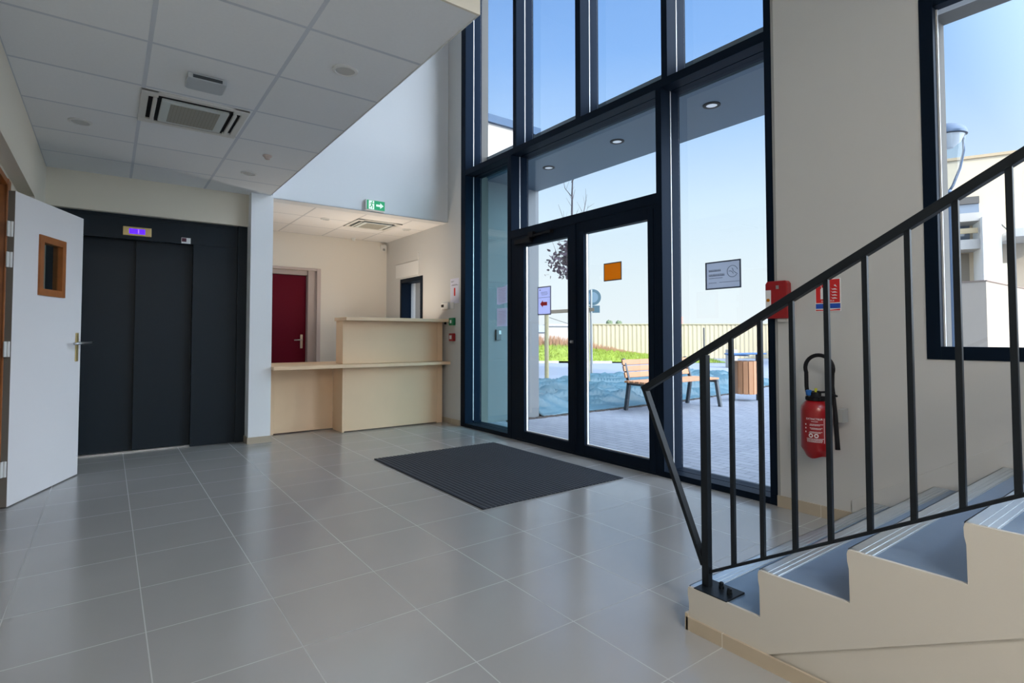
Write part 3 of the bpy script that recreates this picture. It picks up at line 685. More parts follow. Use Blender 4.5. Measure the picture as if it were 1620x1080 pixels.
prism(bm, [(ex0+.125, zc_-.012), (ex0+.175, zc_-.012), (ex0+.175, zc_-.034), (ex0+.217, zc_), (ex0+.175, zc_+.034), (ex0+.175, zc_+.012), (ex0+.125, zc_+.012)], 'y', yA, yC)
child(obj('door_and_arrow', bm, M_wh), t)
bm = bmesh.new(); cx_, cz_ = ex0+.07, zc_; yy_ = YW-.0492
lathe(bm, [(.008, 0), (.008, .0008)], (cx_+.008, yy_, ez1-.020), axis='y', seg=12)
P_ = lambda x, z: (cx_+x, yy_+.0004, cz_+z)
for a, b, w_ in ((P_(.004, .026), P_(-.004, -.002), .012), (P_(-.004, -.002), P_(.014, -.016), .009), (P_(.014, -.016), P_(.010, -.044), .008), (P_(-.004, -.002), P_(-.012, -.024), .009), (P_(-.012, -.024), P_(-.028, -.026), .008), (P_(.004, .026), P_(.020, .012), .007), (P_(.020, .012), P_(.028, .022), .006), (P_(.002, .026), P_(-.016, .020), .007), (P_(-.016, .020), P_(-.022, .004), .006)): bar(bm, a, b, w_, .0009, (0, 1, 0))
child(obj('running_figure', bm, M_gr), t)

# ------------------------------------------------------------------ notices on the glass
XG = X+.040
t = thing('arrow_notice', 'pale notice with a red left arrow on the left door leaf', 'notice', (XG, 4.27, 1.46))
child(obj('frame', B((XG-.0024, XG+.0015, 4.165, 4.176, 1.318, 1.608), (XG-.0024, XG+.0015, 4.364, 4.375, 1.318, 1.608), (XG-.0024, XG+.0015, 4.176, 4.364, 1.318, 1.328), (XG-.0024, XG+.0015, 4.176, 4.364, 1.598, 1.608)), mat('notice_border', (.16, .17, .24), .6)), t)
child(obj('sheet', B((XG-.0022, XG-.001, 4.175, 4.366, 1.328, 1.598)), thin('lilac_paper', (.74, .74, .92), .8)), t)
bm = bmesh.new(); xx0, xx1 = XG-.0032, XG-.0021; yq, zq = 4.275, 1.432
prism(bm, [(yq+.058, zq), (yq+.015, zq+.036), (yq+.015, zq+.018), (yq-.052, zq+.018), (yq-.052, zq-.018), (yq+.015, zq-.018), (yq+.015, zq-.036)], 'x', xx0, xx1); o = child(obj('red_arrow', bm, M_signred), t)
bm = B((xx0, xx1, 4.18, 4.36, 1.494, 1.497), (xx0, xx1, 4.325, 4.345, 1.570, 1.578), (xx0, xx1, 4.22, 4.32, 1.548, 1.551), (xx0, xx1, 4.21, 4.32, 1.535, 1.538), (xx0, xx1, 4.22, 4.31, 1.522, 1.525)); child(obj('lettering', bm, M_ink), t)
t = thing('orange_film', 'small orange translucent square stuck on the right door leaf', 'sticker', (XG, 3.33, 1.66))
child(obj('film', B((XG-.0015, XG+.0015, 3.236, 3.430, 1.598, 1.742)), M_orange), t)
child(obj('border', B((XG-.002, XG+.0015, 3.430, 3.438, 1.590, 1.750), (XG-.002, XG+.0015, 3.228, 3.236, 1.590, 1.750), (XG-.002, XG+.0015, 3.236, 3.430, 1.590, 1.598), (XG-.002, XG+.0015, 3.236, 3.430, 1.742, 1.750)), M_ink), t)
XP = G-.001
t = thing('framed_poster', 'grey poster with round emblem fixed on the right side window pane', 'poster', (XP, 2.34, 1.56))
child(obj('frame', B((XP-.006, XP, 2.480, 2.490, 1.455, 1.664), (XP-.006, XP, 2.197, 2.207, 1.455, 1.664), (XP-.006, XP, 2.207, 2.480, 1.455, 1.464), (XP-.006, XP, 2.207, 2.480, 1.655, 1.664)), mat('dark_slate', (.04, .06, .10), .5)), t)
child(obj('sheet', B((XP-.003, XP-.0005, 2.205, 2.482, 1.460, 1.660)), M_papert), t)
bm = bmesh.new(); xx0, xx1 = XP-.0040, XP-.0029
def words(zc, h, ya, yb):
    y_ = ya
    while y_ > yb:
        l_ = random.uniform(.004, .009); box(bm, xx0, xx1, y_-l_, y_, zc-h/2, zc-h*.1); box(bm, xx0, xx1, y_-l_*.5, y_, zc-h*.1, zc+h/2); y_ -= l_+.0025
words(1.597, .016, 2.460, 2.360); words(1.563, .018, 2.460, 2.335); words(1.540, .006, 2.460, 2.345); words(1.505, .005, 2.460, 2.400); words(1.505, .005, 2.370, 2.215)
child(obj('lettering', bm, mat('faint_ink', (.13, .15, .21), .7)), t)
bm = bmesh.new(); cy_, cz_ = 2.265, 1.580
def arc(bm, pts, w_):
    for a, b in zip(pts, pts[1:]): bar(bm, a, b, w_, .001, (1, 0, 0))
ccl = [(XP-.0036, cy_-.042*math.cos(a), cz_+.042*math.sin(a)) for a in [PI*.08+k*PI*1.72/24 for k in range(25)]]
arc(bm, ccl, .004); arc(bm, [(XP-.0036, cy_+.03, cz_+.002), (XP-.0036, cy_+.015, cz_+.004), (XP-.0036, cy_+.002, cz_-.004), (XP-.0036, cy_-.008, cz_-.018)], .004)
arc(bm, [(XP-.0036, cy_+.004, cz_+.024), (XP-.0036, cy_-.004, cz_+.016), (XP-.0036, cy_-.004, cz_+.004), (XP-.0036, cy_-.022, cz_-.010), (XP-.0036, cy_-.040, cz_-.022)], .004)
child(obj('emblem', bm, mat('emblem_grey', (.12, .16, .21), .7)), t)
for (za, zb, lab_, n_) in ((1.470, 1.690, 'upper of two crumpled lilac notices on the tinted side pane', 3), (1.218, 1.430, 'lower flat lilac notice on the tinted side pane', 4)):
    t = thing('paper_notice', lab_, 'notice', (XP, 5.2, za), group='notices on the side pane')
    bm = bmesh.new()
    if n_ == 3: prism(bm, [(5.300, za+.01), (5.26, za), (5.16, za+.012), (5.090, za+.02), (5.090, zb+.004), (5.17, zb-.01), (5.298, zb-.012)], 'x', XP-.0016, XP)
    else: box(bm, XP-.0016, XP, 5.090, 5.298, za, zb)
    child(obj('sheet', bm, thin('lilac_sheet', (.84, .80, .92), .4)), t)
    bm = bmesh.new()
    for k in range(9): box(bm, XP-.0024, XP-.0015, 5.12+.01*(k % 3), 5.27, zb-.04-k*.018, zb-.036-k*.018)
    child(obj('lettering', bm, mat('faint_red_ink', (.66, .52, .66), .7)), t)

# ------------------------------------------------------------------ ceiling fittings
def downlight(x, y, z, lab_, r=.07, grp='downlights in the lobby ceiling', out=False):
    t = thing('downlight', lab_, 'ceiling light', (x, y, z), group=grp)
    bm = bmesh.new(); lathe(bm, [(r, 0), (r, -.006), (r*(.66 if out else .78), -.010), (r*(.64 if out else .76), -.002)], seg=28); obj('trim_ring', bm, M_black if out else M_whitep, t, smooth='auto')
    bm = bmesh.new(); q_ = r*(.64 if out else .76); lathe(bm, [(q_, -.001), (q_, -.004), (q_*.4, -.005)], seg=28); obj('diffuser', bm, mat('off_diffuser', (.55, .55, .53), .5) if not out else mat('pale_diffuser', (.8, .8, .8), .5, emis=(.8, .9, 1), estr=.25), t, smooth='auto')
    return t
downlight(1.048, 3.001, ZC, 'round white downlight nearest the ceiling edge')
downlight(-.183, 4.82, ZC, 'round white downlight near the left wall')
downlight(1.016, 5.444, ZC, 'round white downlight farthest back, by the pillar')
downlight(2.175, 6.893, 2.58, 'round downlight in the left half of the alcove ceiling', .06, 'downlights in the alcove ceiling')
downlight(3.30, 6.932, 2.58, 'round downlight in the right corner of the alcove ceiling', .06, 'downlights in the alcove ceiling')
t = thing('smoke_detector', 'tiny reddish smoke detector on the lobby ceiling before the pillar', 'smoke detector', (1.036, 4.817, ZC))
bm = bmesh.new(); lathe(bm, [(.036, 0), (.036, -.008), (.024, -.018), (.02, -.030), (.012, -.034)], seg=20); obj('base', bm, mat('pinkish_plastic', (.55, .45, .40), .5), t, smooth='auto')
t = thing('ceiling_box', 'flat grey rectangular sensor box on the lobby ceiling', 'sensor', (.436, 3.62, ZC))
bm = bmesh.new(); prism(bm, [(-.10, -.085), (.085, -.085), (.10, -.07), (.10, .075), (.085, .09), (-.085, .09), (-.10, .075)], 'z', -.032, 0); obj('housing', bm, mat('light_grey_plastic', (.50, .53, .55), .4), t, bevel=.004)
obj('slot', B((-.075, .075, -.088, -.084, -.028, -.010)), M_metal, t)

def cassette(x0, x1, y0, y1, z, lab_):
    t = thing('air_conditioner', lab_, 'air conditioner', ((x0+x1)/2, (y0+y1)/2, z))
    hx, hy = (x1-x0)/2, (y1-y0)/2
    a = .62*min(hx, hy)+.045
    fr = B((-hx, hx, -hy, -hy+.04, -.014, 0), (-hx, hx, hy-.04, hy, -.014, 0), (-hx, -hx+.04, -hy+.04, hy-.04, -.014, 0), (hx-.04, hx, -hy+.04, hy-.04, -.014, 0))
    M_ac = mat('cassette_white', (.68, .67, .62), .45)
    obj('surround', fr, M_ac, t, bevel=.003)
    obj('cavity', B((-hx+.04, hx-.04, -hy+.04, hy-.04, -.004, 0)), M_black, t)
    ix, iy = hx-.110, hy-.088
    obj('intake_panel', B((-ix, ix, -iy, iy, -.022, -.004)), mat('cassette_panel', (.62, .66, .63), .45), t, bevel=.003)
    M_g = grid_mat('intake_grille', (.36, .35, .30), (.26, .25, .21), .02, .008, 0, 0, .0012, .6, noise=.03)
    obj('intake_grille', B((-ix+.05, ix-.05, -iy+.03, iy-.03, -.024, -.022)), M_g, t)
    for s in (-1, 1):
        obj('louvre', B((s*(hx-.075)-.011, s*(hx-.075)+.011, -iy+.0, iy, -.026, -.006)), M_ac, t, bevel=.004)
        for q in (-1, 1): obj('corner_cover', B((s*(hx-.045)-.045+.0, s*(hx-.045)+.045, q*(hy-.038)-.038, q*(hy-.038)+.038, -.015, 0)), M_ac, t, bevel=.002)
    return t
cassette(.135, .735, 3.935, 4.515, ZC, 'white ceiling air conditioner cassette in the lobby ceiling')
cassette(2.50, 3.10, 6.62, 7.17, 2.58, 'white ceiling air conditioner cassette in the alcove ceiling')

# ================================================================== OUTSIDE
from mathutils import noise as mn
def Q(px, depth, z=0.): p = FH*depth+RH*((px-810)/F_PX*depth); return Vector((p.x, p.y, z))
struct(obj('ground', B((-60, 140, -60, 140, -.3, -.034)), M_asph))
bm = bmesh.new(); prism(bm, [(3.75, -9), (20, -9), (20, 7.9), (14, 6.91), (9.7, 6.08), (7.7, 5.88), (3.93, 5.94), (3.75, 5.94)], 'z', -.033, GZ); struct(obj('paving', bm, M_pave))
struct(obj('wall_porch', B((XO, 4.86, 5.95, 6.15, -.03, 3.15)), M_rendert))
struct(obj('ceiling_canopy', B((XO-.02, 4.86, 1.80, 6.15, 3.15, 3.42)), M_soffit))
struct(obj('trim_6', B((X+.245, XO-.001, 1.95, 5.80, -.03, .004)), M_metal))
for k, y in enumerate((5.03, 3.92, 2.80)):
    downlight(4.27, y, 3.15, ('round canopy downlight farthest from the stair, outside above the doors', 'middle round downlight under the outside canopy', 'round canopy downlight seen through the right side pane')[k], .075, 'downlights under the outside canopy', True)
t = thing('door_intercom', 'small grey intercom on the porch wall seen through the tinted pane', 'intercom', (4.17, 5.95, 1.12))
child(obj('housing', B((4.12, 4.20, 5.925, 5.95, 1.05, 1.19)), M_metal, bevel=.004), t); child(obj('button_panel', B((4.16, 4.195, 5.922, 5.926, 1.13, 1.18)), M_whitep), t)

# wing of the building beyond the porch
t = thing('building_wing', 'white rendered building wing with blue grey coping beyond the porch', 'building', (7, 12.1, 0))
child(obj('wall', B((3.93, 9.80, 12.1, 17, -.05, 6.86)), M_render), t)
child(obj('coping', B((3.85, 9.9, 12.0, 17.1, 6.86, 7.07)), M_cop), t)
# unseen tall block added to the south to shade the plaza
t = thing('shading_block', 'tall plain rendered block added unseen behind the lobby as shade', 'building', (0, -40, 0))
child(obj('wall', B((-22, 17.0, -46, -34, -.05, 24.5)), M_render), t)
for k in range(9):
    for j in range(7): child(obj('window', B((-20+k*4, -18.2+k*4, -34.02, -33.98, 1+j*3.3, 2.6+j*3.3)), M_dark), t)

# weed sheet
def front(x):
    pts_ = [(3.9, 5.88), (7.7, 5.87), (9.7, 6.07), (14, 6.9)]
    for a, b in zip(pts_, pts_[1:]):
        if a[0] <= x <= b[0]: return a[1]+(b[1]-a[1])*(x-a[0])/(b[0]-a[0])
    return pts_[-1][1]
bm = bmesh.new(); NX, NY = 150, 90; vs = []; ISP = -1
for i in range(NX+1):
    x = 4.88+i/NX*8.0; row = []
    for j in range(NY+1):
        f = front(x)+.03*mn.noise(Vector((x*5, 0, 3))); y = f+(9.7+.4*mn.noise(Vector((x, 1, 0)))-f)*j/NY
        u = x*RH.x+y*RH.y; v = x*FH.x+y*FH.y
        h = .5+.5*mn.noise(Vector((u*.75+.35*math.sin(v*2), v*2.6, 0)))+.35*mn.noise(Vector((u*1.6, v*6.5, 5)))
        h = (max(0, h)*.06+.17*(1-abs(mn.noise(Vector((u*.30+.6*math.sin(v*1.1), v*1.9, 9)))*2))**3+.10*(1-abs(mn.noise(Vector((u*.6, v*3.6+u*.4, 4)))*2))**3)*min(1, j/9)*min(1, (NY-j)/8)
        row.append(bm.verts.new((x, y, -.015+h+.012*(j < 1))))
    vs.append(row)
for i in range(NX):
    if i == ISP: continue
    for j in range(NY): bm.faces.new((vs[i][j], vs[i+1][j], vs[i+1][j+1], vs[i][j+1]))
g_ = bmesh.ops.extrude_face_region(bm, geom=bm.faces[:])
for v in [q for q in g_['geom'] if isinstance(q, bmesh.types.BMVert)]: v.co.z += .006
tag(obj('weed_sheet', bm, M_tarp, smooth=True), 'crumpled teal ground sheet spread over the planting bed outside', 'ground sheet')
bm = bmesh.new()
for i in range(220):
    x = 4.3+i/220*8.3; r = random.uniform(.015, .045); bmesh.ops.create_icosphere(bm, subdivisions=1, radius=r, matrix=Matrix.Translation((x, front(x)-.01+random.uniform(-.03, .02), -.018)) @ Matrix.Diagonal((1.8, 1, .5, 1)))
tag(obj('soil_edge', bm, mat('dark_soil', (.06, .05, .045), .95)), 'dark crumbly soil along the front edge of the ground sheet', 'soil', kind='stuff')

# bench
t = thing('park_bench', 'wooden slatted bench with grey metal legs on the paving outside', 'bench', (7.1, 5.4, GZ))
for k, (z, y) in enumerate(((.515, 5.665), (.61, 5.69), (.705, 5.715))): 
    bm = bmesh.new(); bar(bm, (6.30, y, z), (7.90, y, z), .028, .082, (0, .25, 1)); child(obj('back_slat', bm, M_benchw, bevel=.004), t)
for y in (5.20, 5.30, 5.40, 5.50, 5.60): child(obj('seat_slat', B((6.26, 7.98, y-.04, y+.04, .405, .435)), M_benchw, bevel=.004), t)
for x in (6.36, 7.88):
    bm = bmesh.new(); bar(bm, (x, 5.70, GZ), (x, 5.63, .40), .05, .05, (0, 1, .1)); bar(bm, (x, 5.63, .40), (x, 5.745, .76), .04, .05, (0, 1, .1)); child(obj('rear_leg', bm, M_metal, bevel=.004), t)
    bm = bmesh.new(); bar(bm, (x, 5.08, GZ), (x, 5.15, .40), .05, .05, (0, 1, .1)); child(obj('front_leg', bm, M_metal, bevel=.004), t)
    child(obj('seat_support', B((x-.025, x+.025, 5.12, 5.66, .365, .405)), M_metal, bevel=.004), t)
# litter bin
t = thing('litter_bin', 'wooden clad litter bin with blue hood between two dark posts outside', 'bin', (8.97, 5.32, GZ))
bm = bmesh.new()
for k in range(12):
    a = k*PI/6; c_ = Vector((9.0+.165*math.cos(a), 5.30+.165*math.sin(a), 0)); tn = Vector((-math.sin(a), math.cos(a), 0))*.040
    bar(bm, (c_.x, c_.y, .10), (c_.x, c_.y, .67), .018, .078, (-math.sin(a), math.cos(a), 0))
child(obj('wood_cladding', bm, M_benchw, bevel=.003), t)
bm = bmesh.new(); lathe(bm, [(.15, .11), (.155, .66)], (9.0, 5.30, 0), seg=20); child(obj('liner', bm, M_metal), t)
for x, y in ((8.80, 5.42), (9.20, 5.19)): child(obj('post', B((x-.025, x+.025, y-.025, y+.025, GZ, .80)), M_metal, bevel=.003), t)
bm = bmesh.new(); bar(bm, (8.74, 5.46, .79), (9.26, 5.15, .80), .34, .025); bar(bm, (8.76, 5.45, .775), (9.0, 5.30, .765), .26, .02); child(obj('hood', bm, mat('blue_hood', (.06, .16, .36), .4), bevel=.01), t)

# tree, its stakes, road sign
t = thing('young_tree', 'slender young tree with a few purple brown leaves outside the left door', 'tree', (7.8, 8.45, GZ))
tr0 = Vector((7.80, 8.45, 0)); bm = bmesh.new()
trunk = [tr0+Vector((0, 0, -.03)), tr0+Vector((.01, .0, 1.2)), tr0+Vector((-.01, .01, 2.4)), tr0+Vector((.0, .0, 3.3)), tr0+Vector((.02, .0, 4.2)), tr0+Vector((.05, -.02, 5.2))]
tube(bm, trunk, [.045, .040, .034, .026, .016, .006], 10)
tips = []
for k in range(24):
    z = random.uniform(2.2, 4.8); f_ = (z-.0)/5.2; a = random.uniform(0, 2*PI); L_ = random.uniform(.35, .85)*(1.15-.5*f_)
    p0 = tr0+Vector((0, 0, z)); p1 = p0+Vector((math.cos(a)*L_*.42, math.sin(a)*L_*.42, L_*.45)); p2 = p0+Vector((math.cos(a+.2)*L_*.62, math.sin(a+.2)*L_*.62, L_*1.05))
    tube(bm, [p0, p1, p2], [.010, .006, .0025], 5); tips += [(p0, p1), (p1, p2)]
    for q in range(2):
        s0 = p0.lerp(p1, random.random()) if q else p1.lerp(p2, random.random()); s1 = s0+Vector((random.uniform(-.14, .14), random.uniform(-.14, .14), random.uniform(.08, .3)))
        tube(bm, [s0, s1], [.004, .0015], 4)
child(obj('trunk_and_branches', bm, M_bark, smooth=True), t)
bm = bmesh.new()
for k in range(620):
    if k < 560: z = random.triangular(2.28, 3.15, 2.7); r = abs(random.gauss(0, .24))*(1.0 if z < 2.9 else .7)
    else: z = random.uniform(3.2, 3.5); r = random.uniform(.0, .28)
    r = min(r, .50); a = random.uniform(0, 2*PI); c_ = tr0+Vector((r*math.cos(a), r*math.sin(a), z)); c_ = c_-RH*.06 if (c_-tr0).dot(RH) < .12 else c_-RH*.22
    e1 = Vector((random.gauss(0, 1), random.gauss(0, 1), random.gauss(0, .6))).normalized(); e2 = e1.cross(Vector((random.gauss(0, 1), random.gauss(0, 1), random.gauss(0, 1)))).normalized()
    s_ = random.uniform(.034, .056); n_ = e1.cross(e2)*.004
    vv = [bm.verts.new(c_+q) for q in (-e1*s_, -e1*s_*.3+e2*s_*.62+n_, e1*s_*.5+e2*s_*.5, e1*s_*1.25, e1*s_*.5-e2*s_*.5, -e1*s_*.3-e2*s_*.62+n_)]
    bm.faces.new(vv)
child(obj('foliage', bm, M_leafp), t)
t = thing('tree_stake', 'pale wooden tree stakes joined by a crossbar on the ground sheet', 'tree stake', (7.44, 8.84, GZ))
def post(name, x, y, z0, z1, r, m_, par, seg=10):
    bm = bmesh.new(); tube(bm, [(x, y, z0), (x, y, z1)], r, seg); return child(obj(name, bm, m_, smooth='auto'), par)
post('stake', 7.437, 8.844, -.03, 1.72, .045, M_stakew, t); post('stake', 8.05, 8.25, -.03, 1.72, .045, M_stakew, t)
bm = bmesh.new(); bar(bm, (7.38, 8.84, 1.61), (8.12, 8.12, 1.66), .03, .075); child(obj('crossbar', bm, mat('weathered_wood', (.20, .16, .11), .8), bevel=.004), t)
bm = bmesh.new(); tube(bm, [(7.47, 8.80, 1.50), (7.80, 8.45, 1.34)], .006, 6); child(obj('tie', bm, M_metal), t)
t = thing('road_sign', 'grey road sign post with a round plate above a small rectangular plate', 'road sign', (9.14, 9.24, GZ))
post('pole', 9.14, 9.24, -.03, 2.20, .03, M_steel, t)
M_sb = mat('blue_grey_sign_back', (.10, .17, .20), .5)
bm = bmesh.new(); lathe(bm, [(.19, -.004), (.19, .004)], (0, 0, 0), axis='y', seg=32); o = obj('round_plate', bm, M_sb, t); o.location = (.02, -.035, 2.04); o.rotation_euler = (0, 0, -.75)
bm = bmesh.new(); lathe(bm, [(.125, -.007), (.125, -.004)], (0, 0, 0), axis='y', seg=32); o2 = obj('round_plate_inner', bm, mat('pale_sign', (.22, .31, .36), .5), o)
o = obj('lower_plate', B((-.16, .16, -.004, .004, -.085, .085)), M_sb, t); o.location = (.02, -.035, 1.76); o.rotation_euler = (0, 0, -.75)

# fence, in its own frame (origin on the ground, local x along it)
fang = math.atan2(RH.y, RH.x); FD = 28.
fo = Q(935, FD); fL = 9.8
t = thing('sheet_metal_fence', 'tall pale corrugated metal fence across the far side of the plaza', 'fence', (fo.x, fo.y, GZ), fang)
bm = bmesh.new(); n = int(fL/.055); pr = None
for i in range(n+1):
    x = i*fL/n; y = (0, .035, .035, 0)[i % 4]*1.0
    cur = (bm.verts.new((x, y, 0)), bm.verts.new((x, y, 1.72)), bm.verts.new((x, y+.01, 1.72)), bm.verts.new((x, y+.01, 0)))
    if pr:
        for a in range(4): bm.faces.new((pr[a], cur[a], cur[(a+1) % 4], pr[(a+1) % 4]))
    pr = cur
obj('corrugated_sheet', bm, M_fence, t)
obj('top_rail', B((0, fL, -.03, .06, 1.72, 1.77)), mat('olive_rail', (.32, .30, .20), .6), t)
for k in range(3): obj('fence_post', B((k*4.87, k*4.87+.05, .046, .09, 0, 1.72)), M_fence, t)
# grass bank before it
bm = bmesh.new(); NX, NY = 90, 14; vs = []
def bank(s, d):   # s lateral metres, d depth
    k = max(0, 1-max(0, (s-2.2))/5.6); return (.08+.62*k)*max(0, math.sin(PI*min(1, max(0, (d-23.3)/4.6))))**.8
for i in range(NX+1):
    row = []
    for j in range(NY+1):
        s = -6+i*(15.2/NX); d = 23.4+j*(4.4/NY); p = FH*d+RH*s; row.append(bm.verts.new((p.x, p.y, -.03+bank(s, d)+.05*mn.noise(Vector((s*2, d*2, 0)))*(0 < j < NY))))
    vs.append(row)
for i in range(NX):
    for j in range(NY): bm.faces.new((vs[i][j], vs[i+1][j], vs[i+1][j+1], vs[i][j+1]))
for k in range(9000):
    s = random.uniform(-6, 9); d = random.uniform(23.4, 25.8); p = FH*d+RH*s; z = -.03+bank(s, d)
    h = random.uniform(.05, .14); a = random.uniform(-.04, .04); q = RH*random.uniform(.012, .02)
    v_ = [bm.verts.new((p.x-q.x, p.y-q.y, z)), bm.verts.new((p.x+q.x, p.y+q.y, z)), bm.verts.new((p.x+a, p.y+a, z+h))]; bm.faces.new(v_)
tag(obj('grass_bank', bm, M_grass), 'bright green grass bank in front of the corrugated fence', 'grass', kind='stuff')
bm = bmesh.new()
for k in range(7000):
    s = random.uniform(-6, 7.2); d = random.uniform(25.2, 27.2); z = -.05+bank(s, d); p = FH*d+RH*s; kk = max(.15, 1-max(0, (s-2.))/5.)
    h = random.uniform(.2, .62)*kk; a = random.uniform(-.10, .10); q = RH*random.uniform(.014, .03)
    v_ = [bm.verts.new((p.x-q.x, p.y-q.y, z)), bm.verts.new((p.x+q.x, p.y+q.y, z)), bm.verts.new((p.x+a, p.y-a, z+h))]; bm.faces.new(v_)
tag(obj('dry_weeds', bm, M_dry), 'dry brown weeds along the top of the grass bank', 'weeds', kind='stuff')
# low buildings at the left, far
def fbox(name, px0, px1, d, z1, dep, m_, par=None, z0=-.03):
    a = Q(px0, d); b = Q(px1, d); L_ = (b-a).length; o = obj(name, B((0, L_, 0, dep, z0, z1)), m_); o.location = (a.x, a.y, 0); o.rotation_euler = (0, 0, fang)
    if par: child(o, par)
    return o
t = thing('warehouse', 'low white warehouse far beyond the grass, left of the stake', 'warehouse', Q(890, 50))
fbox('wall', 866, 925, 50, 2.05, 6, M_render, t); fbox('roof', 864, 927, 49.8, 2.25, 6.4, mat('grey_roof', (.35, .36, .38), .6), t, 2.05)
t = thing('storage_shed', 'low grey roofed shed far beyond the grass beside the porch wall', 'shed', Q(850, 44))
fbox('wall', 815, 866, 44, 1.45, 6, M_render, t); fbox('roof', 814, 866, 43.8, 2.0, 6.4, mat('slate_roof', (.28, .32, .38), .6), t, 1.45)
for k, (px, d) in enumerate(((964, 70), (979, 72))):
    p = Q(px, d); t = thing('far_tree', ('left', 'right')[k]+' of two tiny round trees showing over the fence top', 'tree', p)
    bm = bmesh.new(); bmesh.ops.create_icosphere(bm, subdivisions=3, radius=.42, matrix=Matrix.Translation((0, 0, 2.75)))
    for v in bm.verts: v.co += v.co.normalized()*.25*mn.noise(v.co*5)
    obj('crown', bm, mat('far_green', (.10, .13, .07), .9), t); bm = bmesh.new(); tube(bm, [(0, 0, 0), (0, 0, 2.6)], .06, 8); obj('trunk', bm, M_bark, t)
t = thing('far_tower', 'small pale block with reddish side rising over the fence at the right', 'building', Q(1077, 75))
fbox('wall', 1071, 1077, 75, 3.75, 1, M_beige, t); fbox('red_side', 1077, 1081, 75, 3.8, 1, mat('faded_red', (.45, .22, .18), .8), t)
o = fbox('kerb_block', 1153, 1166, 19.8, .62, .35, M_render); tag(o, 'short white concrete block beyond the litter bin', 'concrete block')
o = fbox('kerb_stone', 846, 884, 23.2, .06, .3, M_conc); tag(o, 'low kerb stone before the grass at the left', 'kerb')
o = fbox('kerb_stone', 925, 968, 23.0, .06, .3, M_conc); tag(o, 'low kerb stone before the grass behind the bench', 'kerb')
p = Q(1113.5, 22); bm = bmesh.new(); tube(bm, [(p.x, p.y, -.03), (p.x, p.y, 1.45)], .03, 8); tag(obj('bollard_pole', bm, M_metal), 'thin dark pole standing in front of the corrugated fence', 'pole')

# ------------------------------------------------------------------ seen through the stair window
t = thing('parapet_block', 'low grey rendered block with one sunlit side outside the stair window', 'wall block', (24, 7, 0))
child(obj('block', B((21.47, 28, 4.79, 9.5, -.03, 2.78)), mat('grey_beige_render', (.34, .285, .23), .9, noise=.06, nscale=20, bump=.3, bscale=30)), t)
child(obj('coping', B((21.44, 28.03, 4.76, 9.53, 2.78, 2.81)), mat('brown_coping', (.20, .14, .11), .7)), t)
# beige building, local x along its front, local -y is the outside
D1_ = 24.; P1 = Q(1530, D1_); P2 = Q(1620, D1_*.9623); ev = (P2-P1).normalized(); ang = math.atan2(ev.y, ev.x)
t = thing('beige_building', 'large pale beige block building with balcony outside the stair window', 'building', P1, ang)
def bp(px, py):      # front plane coordinates of a ray
    d = FH*1.+RH*((px-810)/F_PX); n_ = Vector((-ev.y, ev.x, 0)); k = (n_.dot(P1))/(n_.dot(d)); p = d*k; return (p-P1).dot(ev), 1.1+(531.5-py)/F_PX*k
zt = bp(1530, 250)[1]
M_bb = mat('pale_beige_wall', (.56, .47, .34), .9, noise=.03, nscale=3, bump=.2, bscale=30)
obj('wall', B((-2.4, 9, 0, 10, 0, zt)), M_bb, t); obj('coping', B((-2.5, 9.1, -.08, 10, zt, zt+.12)), mat('tan_coping', (.42, .32, .20), .7), t)
def fr_(name, px0, px1, py0, py1, y0, y1, m_, par=t):
    (a, za), (b, zb) = bp(px0, py0), bp(px1, py1); return obj(name, B((a, b, y0, y1, zb, za)), m_, par)
w_ = fr_('window', 1500, 1554, 319, 345, -.03, .02, M_dark); fr_('window_lintel', 1500, 1554, 314, 320, -.12, .02, mat('dark_beam', (.08, .075, .07), .7))
fr_('window', 1500, 1538, 353, 388, -.03, .02, M_dark); fr_('balcony_band', 1500, 1560, 346, 354, -1.2, 0, M_render); fr_('balcony_rail', 1500, 1540, 369, 374, -1.2, -1.1, mat('tan_rail', (.38, .30, .18), .7))
fr_('balcony_band', 1500, 1545, 386, 398, -1.2, 0, M_render); fr_('lower_window', 1500, 1536, 402, 445, -.03, .02, mat('brown_shade', (.20, .17, .13), .8))
fr_('white_volume', 1543, 1571, 352, 470, -1.6, 0, mat('bright_white_render', (.85, .83, .78), .8))
fr_('canopy_slab', 1580, 1680, 374, 380, -2.2, 0, M_conc)
fr_('painted_shade_panel', 1580, 1680, 380, 470, -.02, .01, mat('shade_taupe', (.36, .31, .25), .9)); fr_('small_block', 1577, 1588, 420, 455, -1.0, 0, M_beige)  # flat darker panel paints the shade below the canopy slab
bm = bmesh.new(); a_, z_ = bp(1582, 354); b_, z2_ = bp(1582, 375); bar(bm, (a_, -.4, z_), (b_, -.4, z2_), .04, .04, (0, 1, 0)); c_, z3_ = bp(1600, 371); bar(bm, (a_, -.4, z_), (c_, -.4, z3_), .04, .04); obj('roof_railing', bm, M_metal, t)

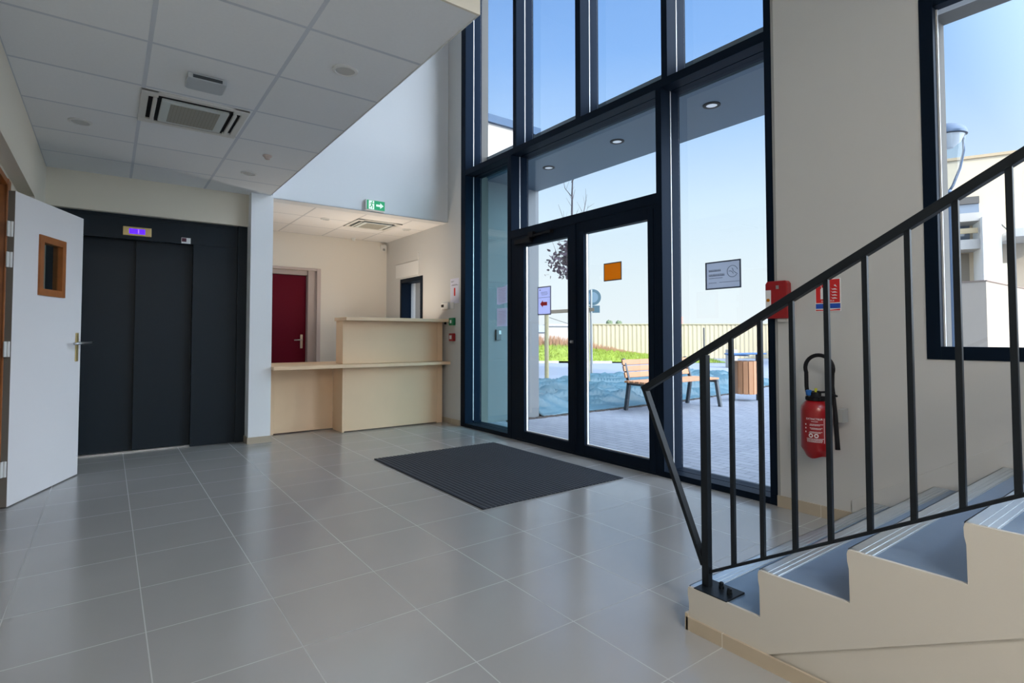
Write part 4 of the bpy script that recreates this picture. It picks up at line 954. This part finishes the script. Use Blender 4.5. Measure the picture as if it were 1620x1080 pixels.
# street lamp
lp = Q(1506, 10.9)
t = thing('street_lamp', 'blue grey street lamp with a teardrop globe outside the stair window', 'street lamp', (lp.x, lp.y, GZ))
bm = bmesh.new(); lathe(bm, [(.075, 0), (.06, .3), (.055, 3.3), (.065, 3.9), (.08, 4.0), (.05, 4.05)], seg=24); obj('pole', bm, M_lampg, t, smooth='auto')
bm = bmesh.new(); lathe(bm, [(.33, 5.14), (.335, 5.18), (.31, 5.25), (.23, 5.32), (.12, 5.37), (.02, 5.38)], seg=32); obj('dome_cap', bm, M_lampg, t, smooth='auto')
bm = bmesh.new(); lathe(bm, [(.06, 4.06), (.16, 4.35), (.24, 4.7), (.29, 5.0), (.30, 5.135)], seg=32); obj('globe', bm, glass_mat('lamp_globe', (.85, .88, .9), .6), t, smooth='auto')
bm = bmesh.new(); lathe(bm, [(.10, 4.90), (.22, 5.00), (.28, 5.13)], seg=28); obj('reflector', bm, mat('reflector_white', (.75, .74, .72), .5), t, smooth='auto')
for s in (-1, 1):
    bm = bmesh.new(); v_ = RH*s; tube(bm, [Vector((0, 0, 4.0)), v_*.10+Vector((0, 0, 4.15)), v_*.25+Vector((0, 0, 4.5)), v_*.335+Vector((0, 0, 4.85)), v_*.335+Vector((0, 0, 5.18))], .026, 10); obj('curved_arm', bm, M_lampg, t, smooth=True)

# ------------------------------------------------------------------ unseen pendants added behind the viewer as warm fill for the lobby
for k, (x, y, z) in enumerate(((.1, -1.6, 3.2), (.1, -3.4, 3.2))):
    t = thing('fill_pendant', ('nearer', 'farther')[k]+' added pendant fill lamp, unseen behind the viewer', 'pendant lamp', (x, y, z), group='added fill lamps over the rear of the lobby')
    bm = bmesh.new(); lathe(bm, [(.30, .0), (.28, .05), (.05, .22), (.02, .24)], seg=28); obj('shade', bm, M_whitep, t, smooth='auto')
    bm = bmesh.new(); tube(bm, [(0, 0, .23), (0, 0, HV-z)], .005, 6); obj('cable', bm, M_black, t)
    o = lamp('fill_pendant_light', (0, 0, -.01), .55, 55, (1, .92, .82)); o.parent = t
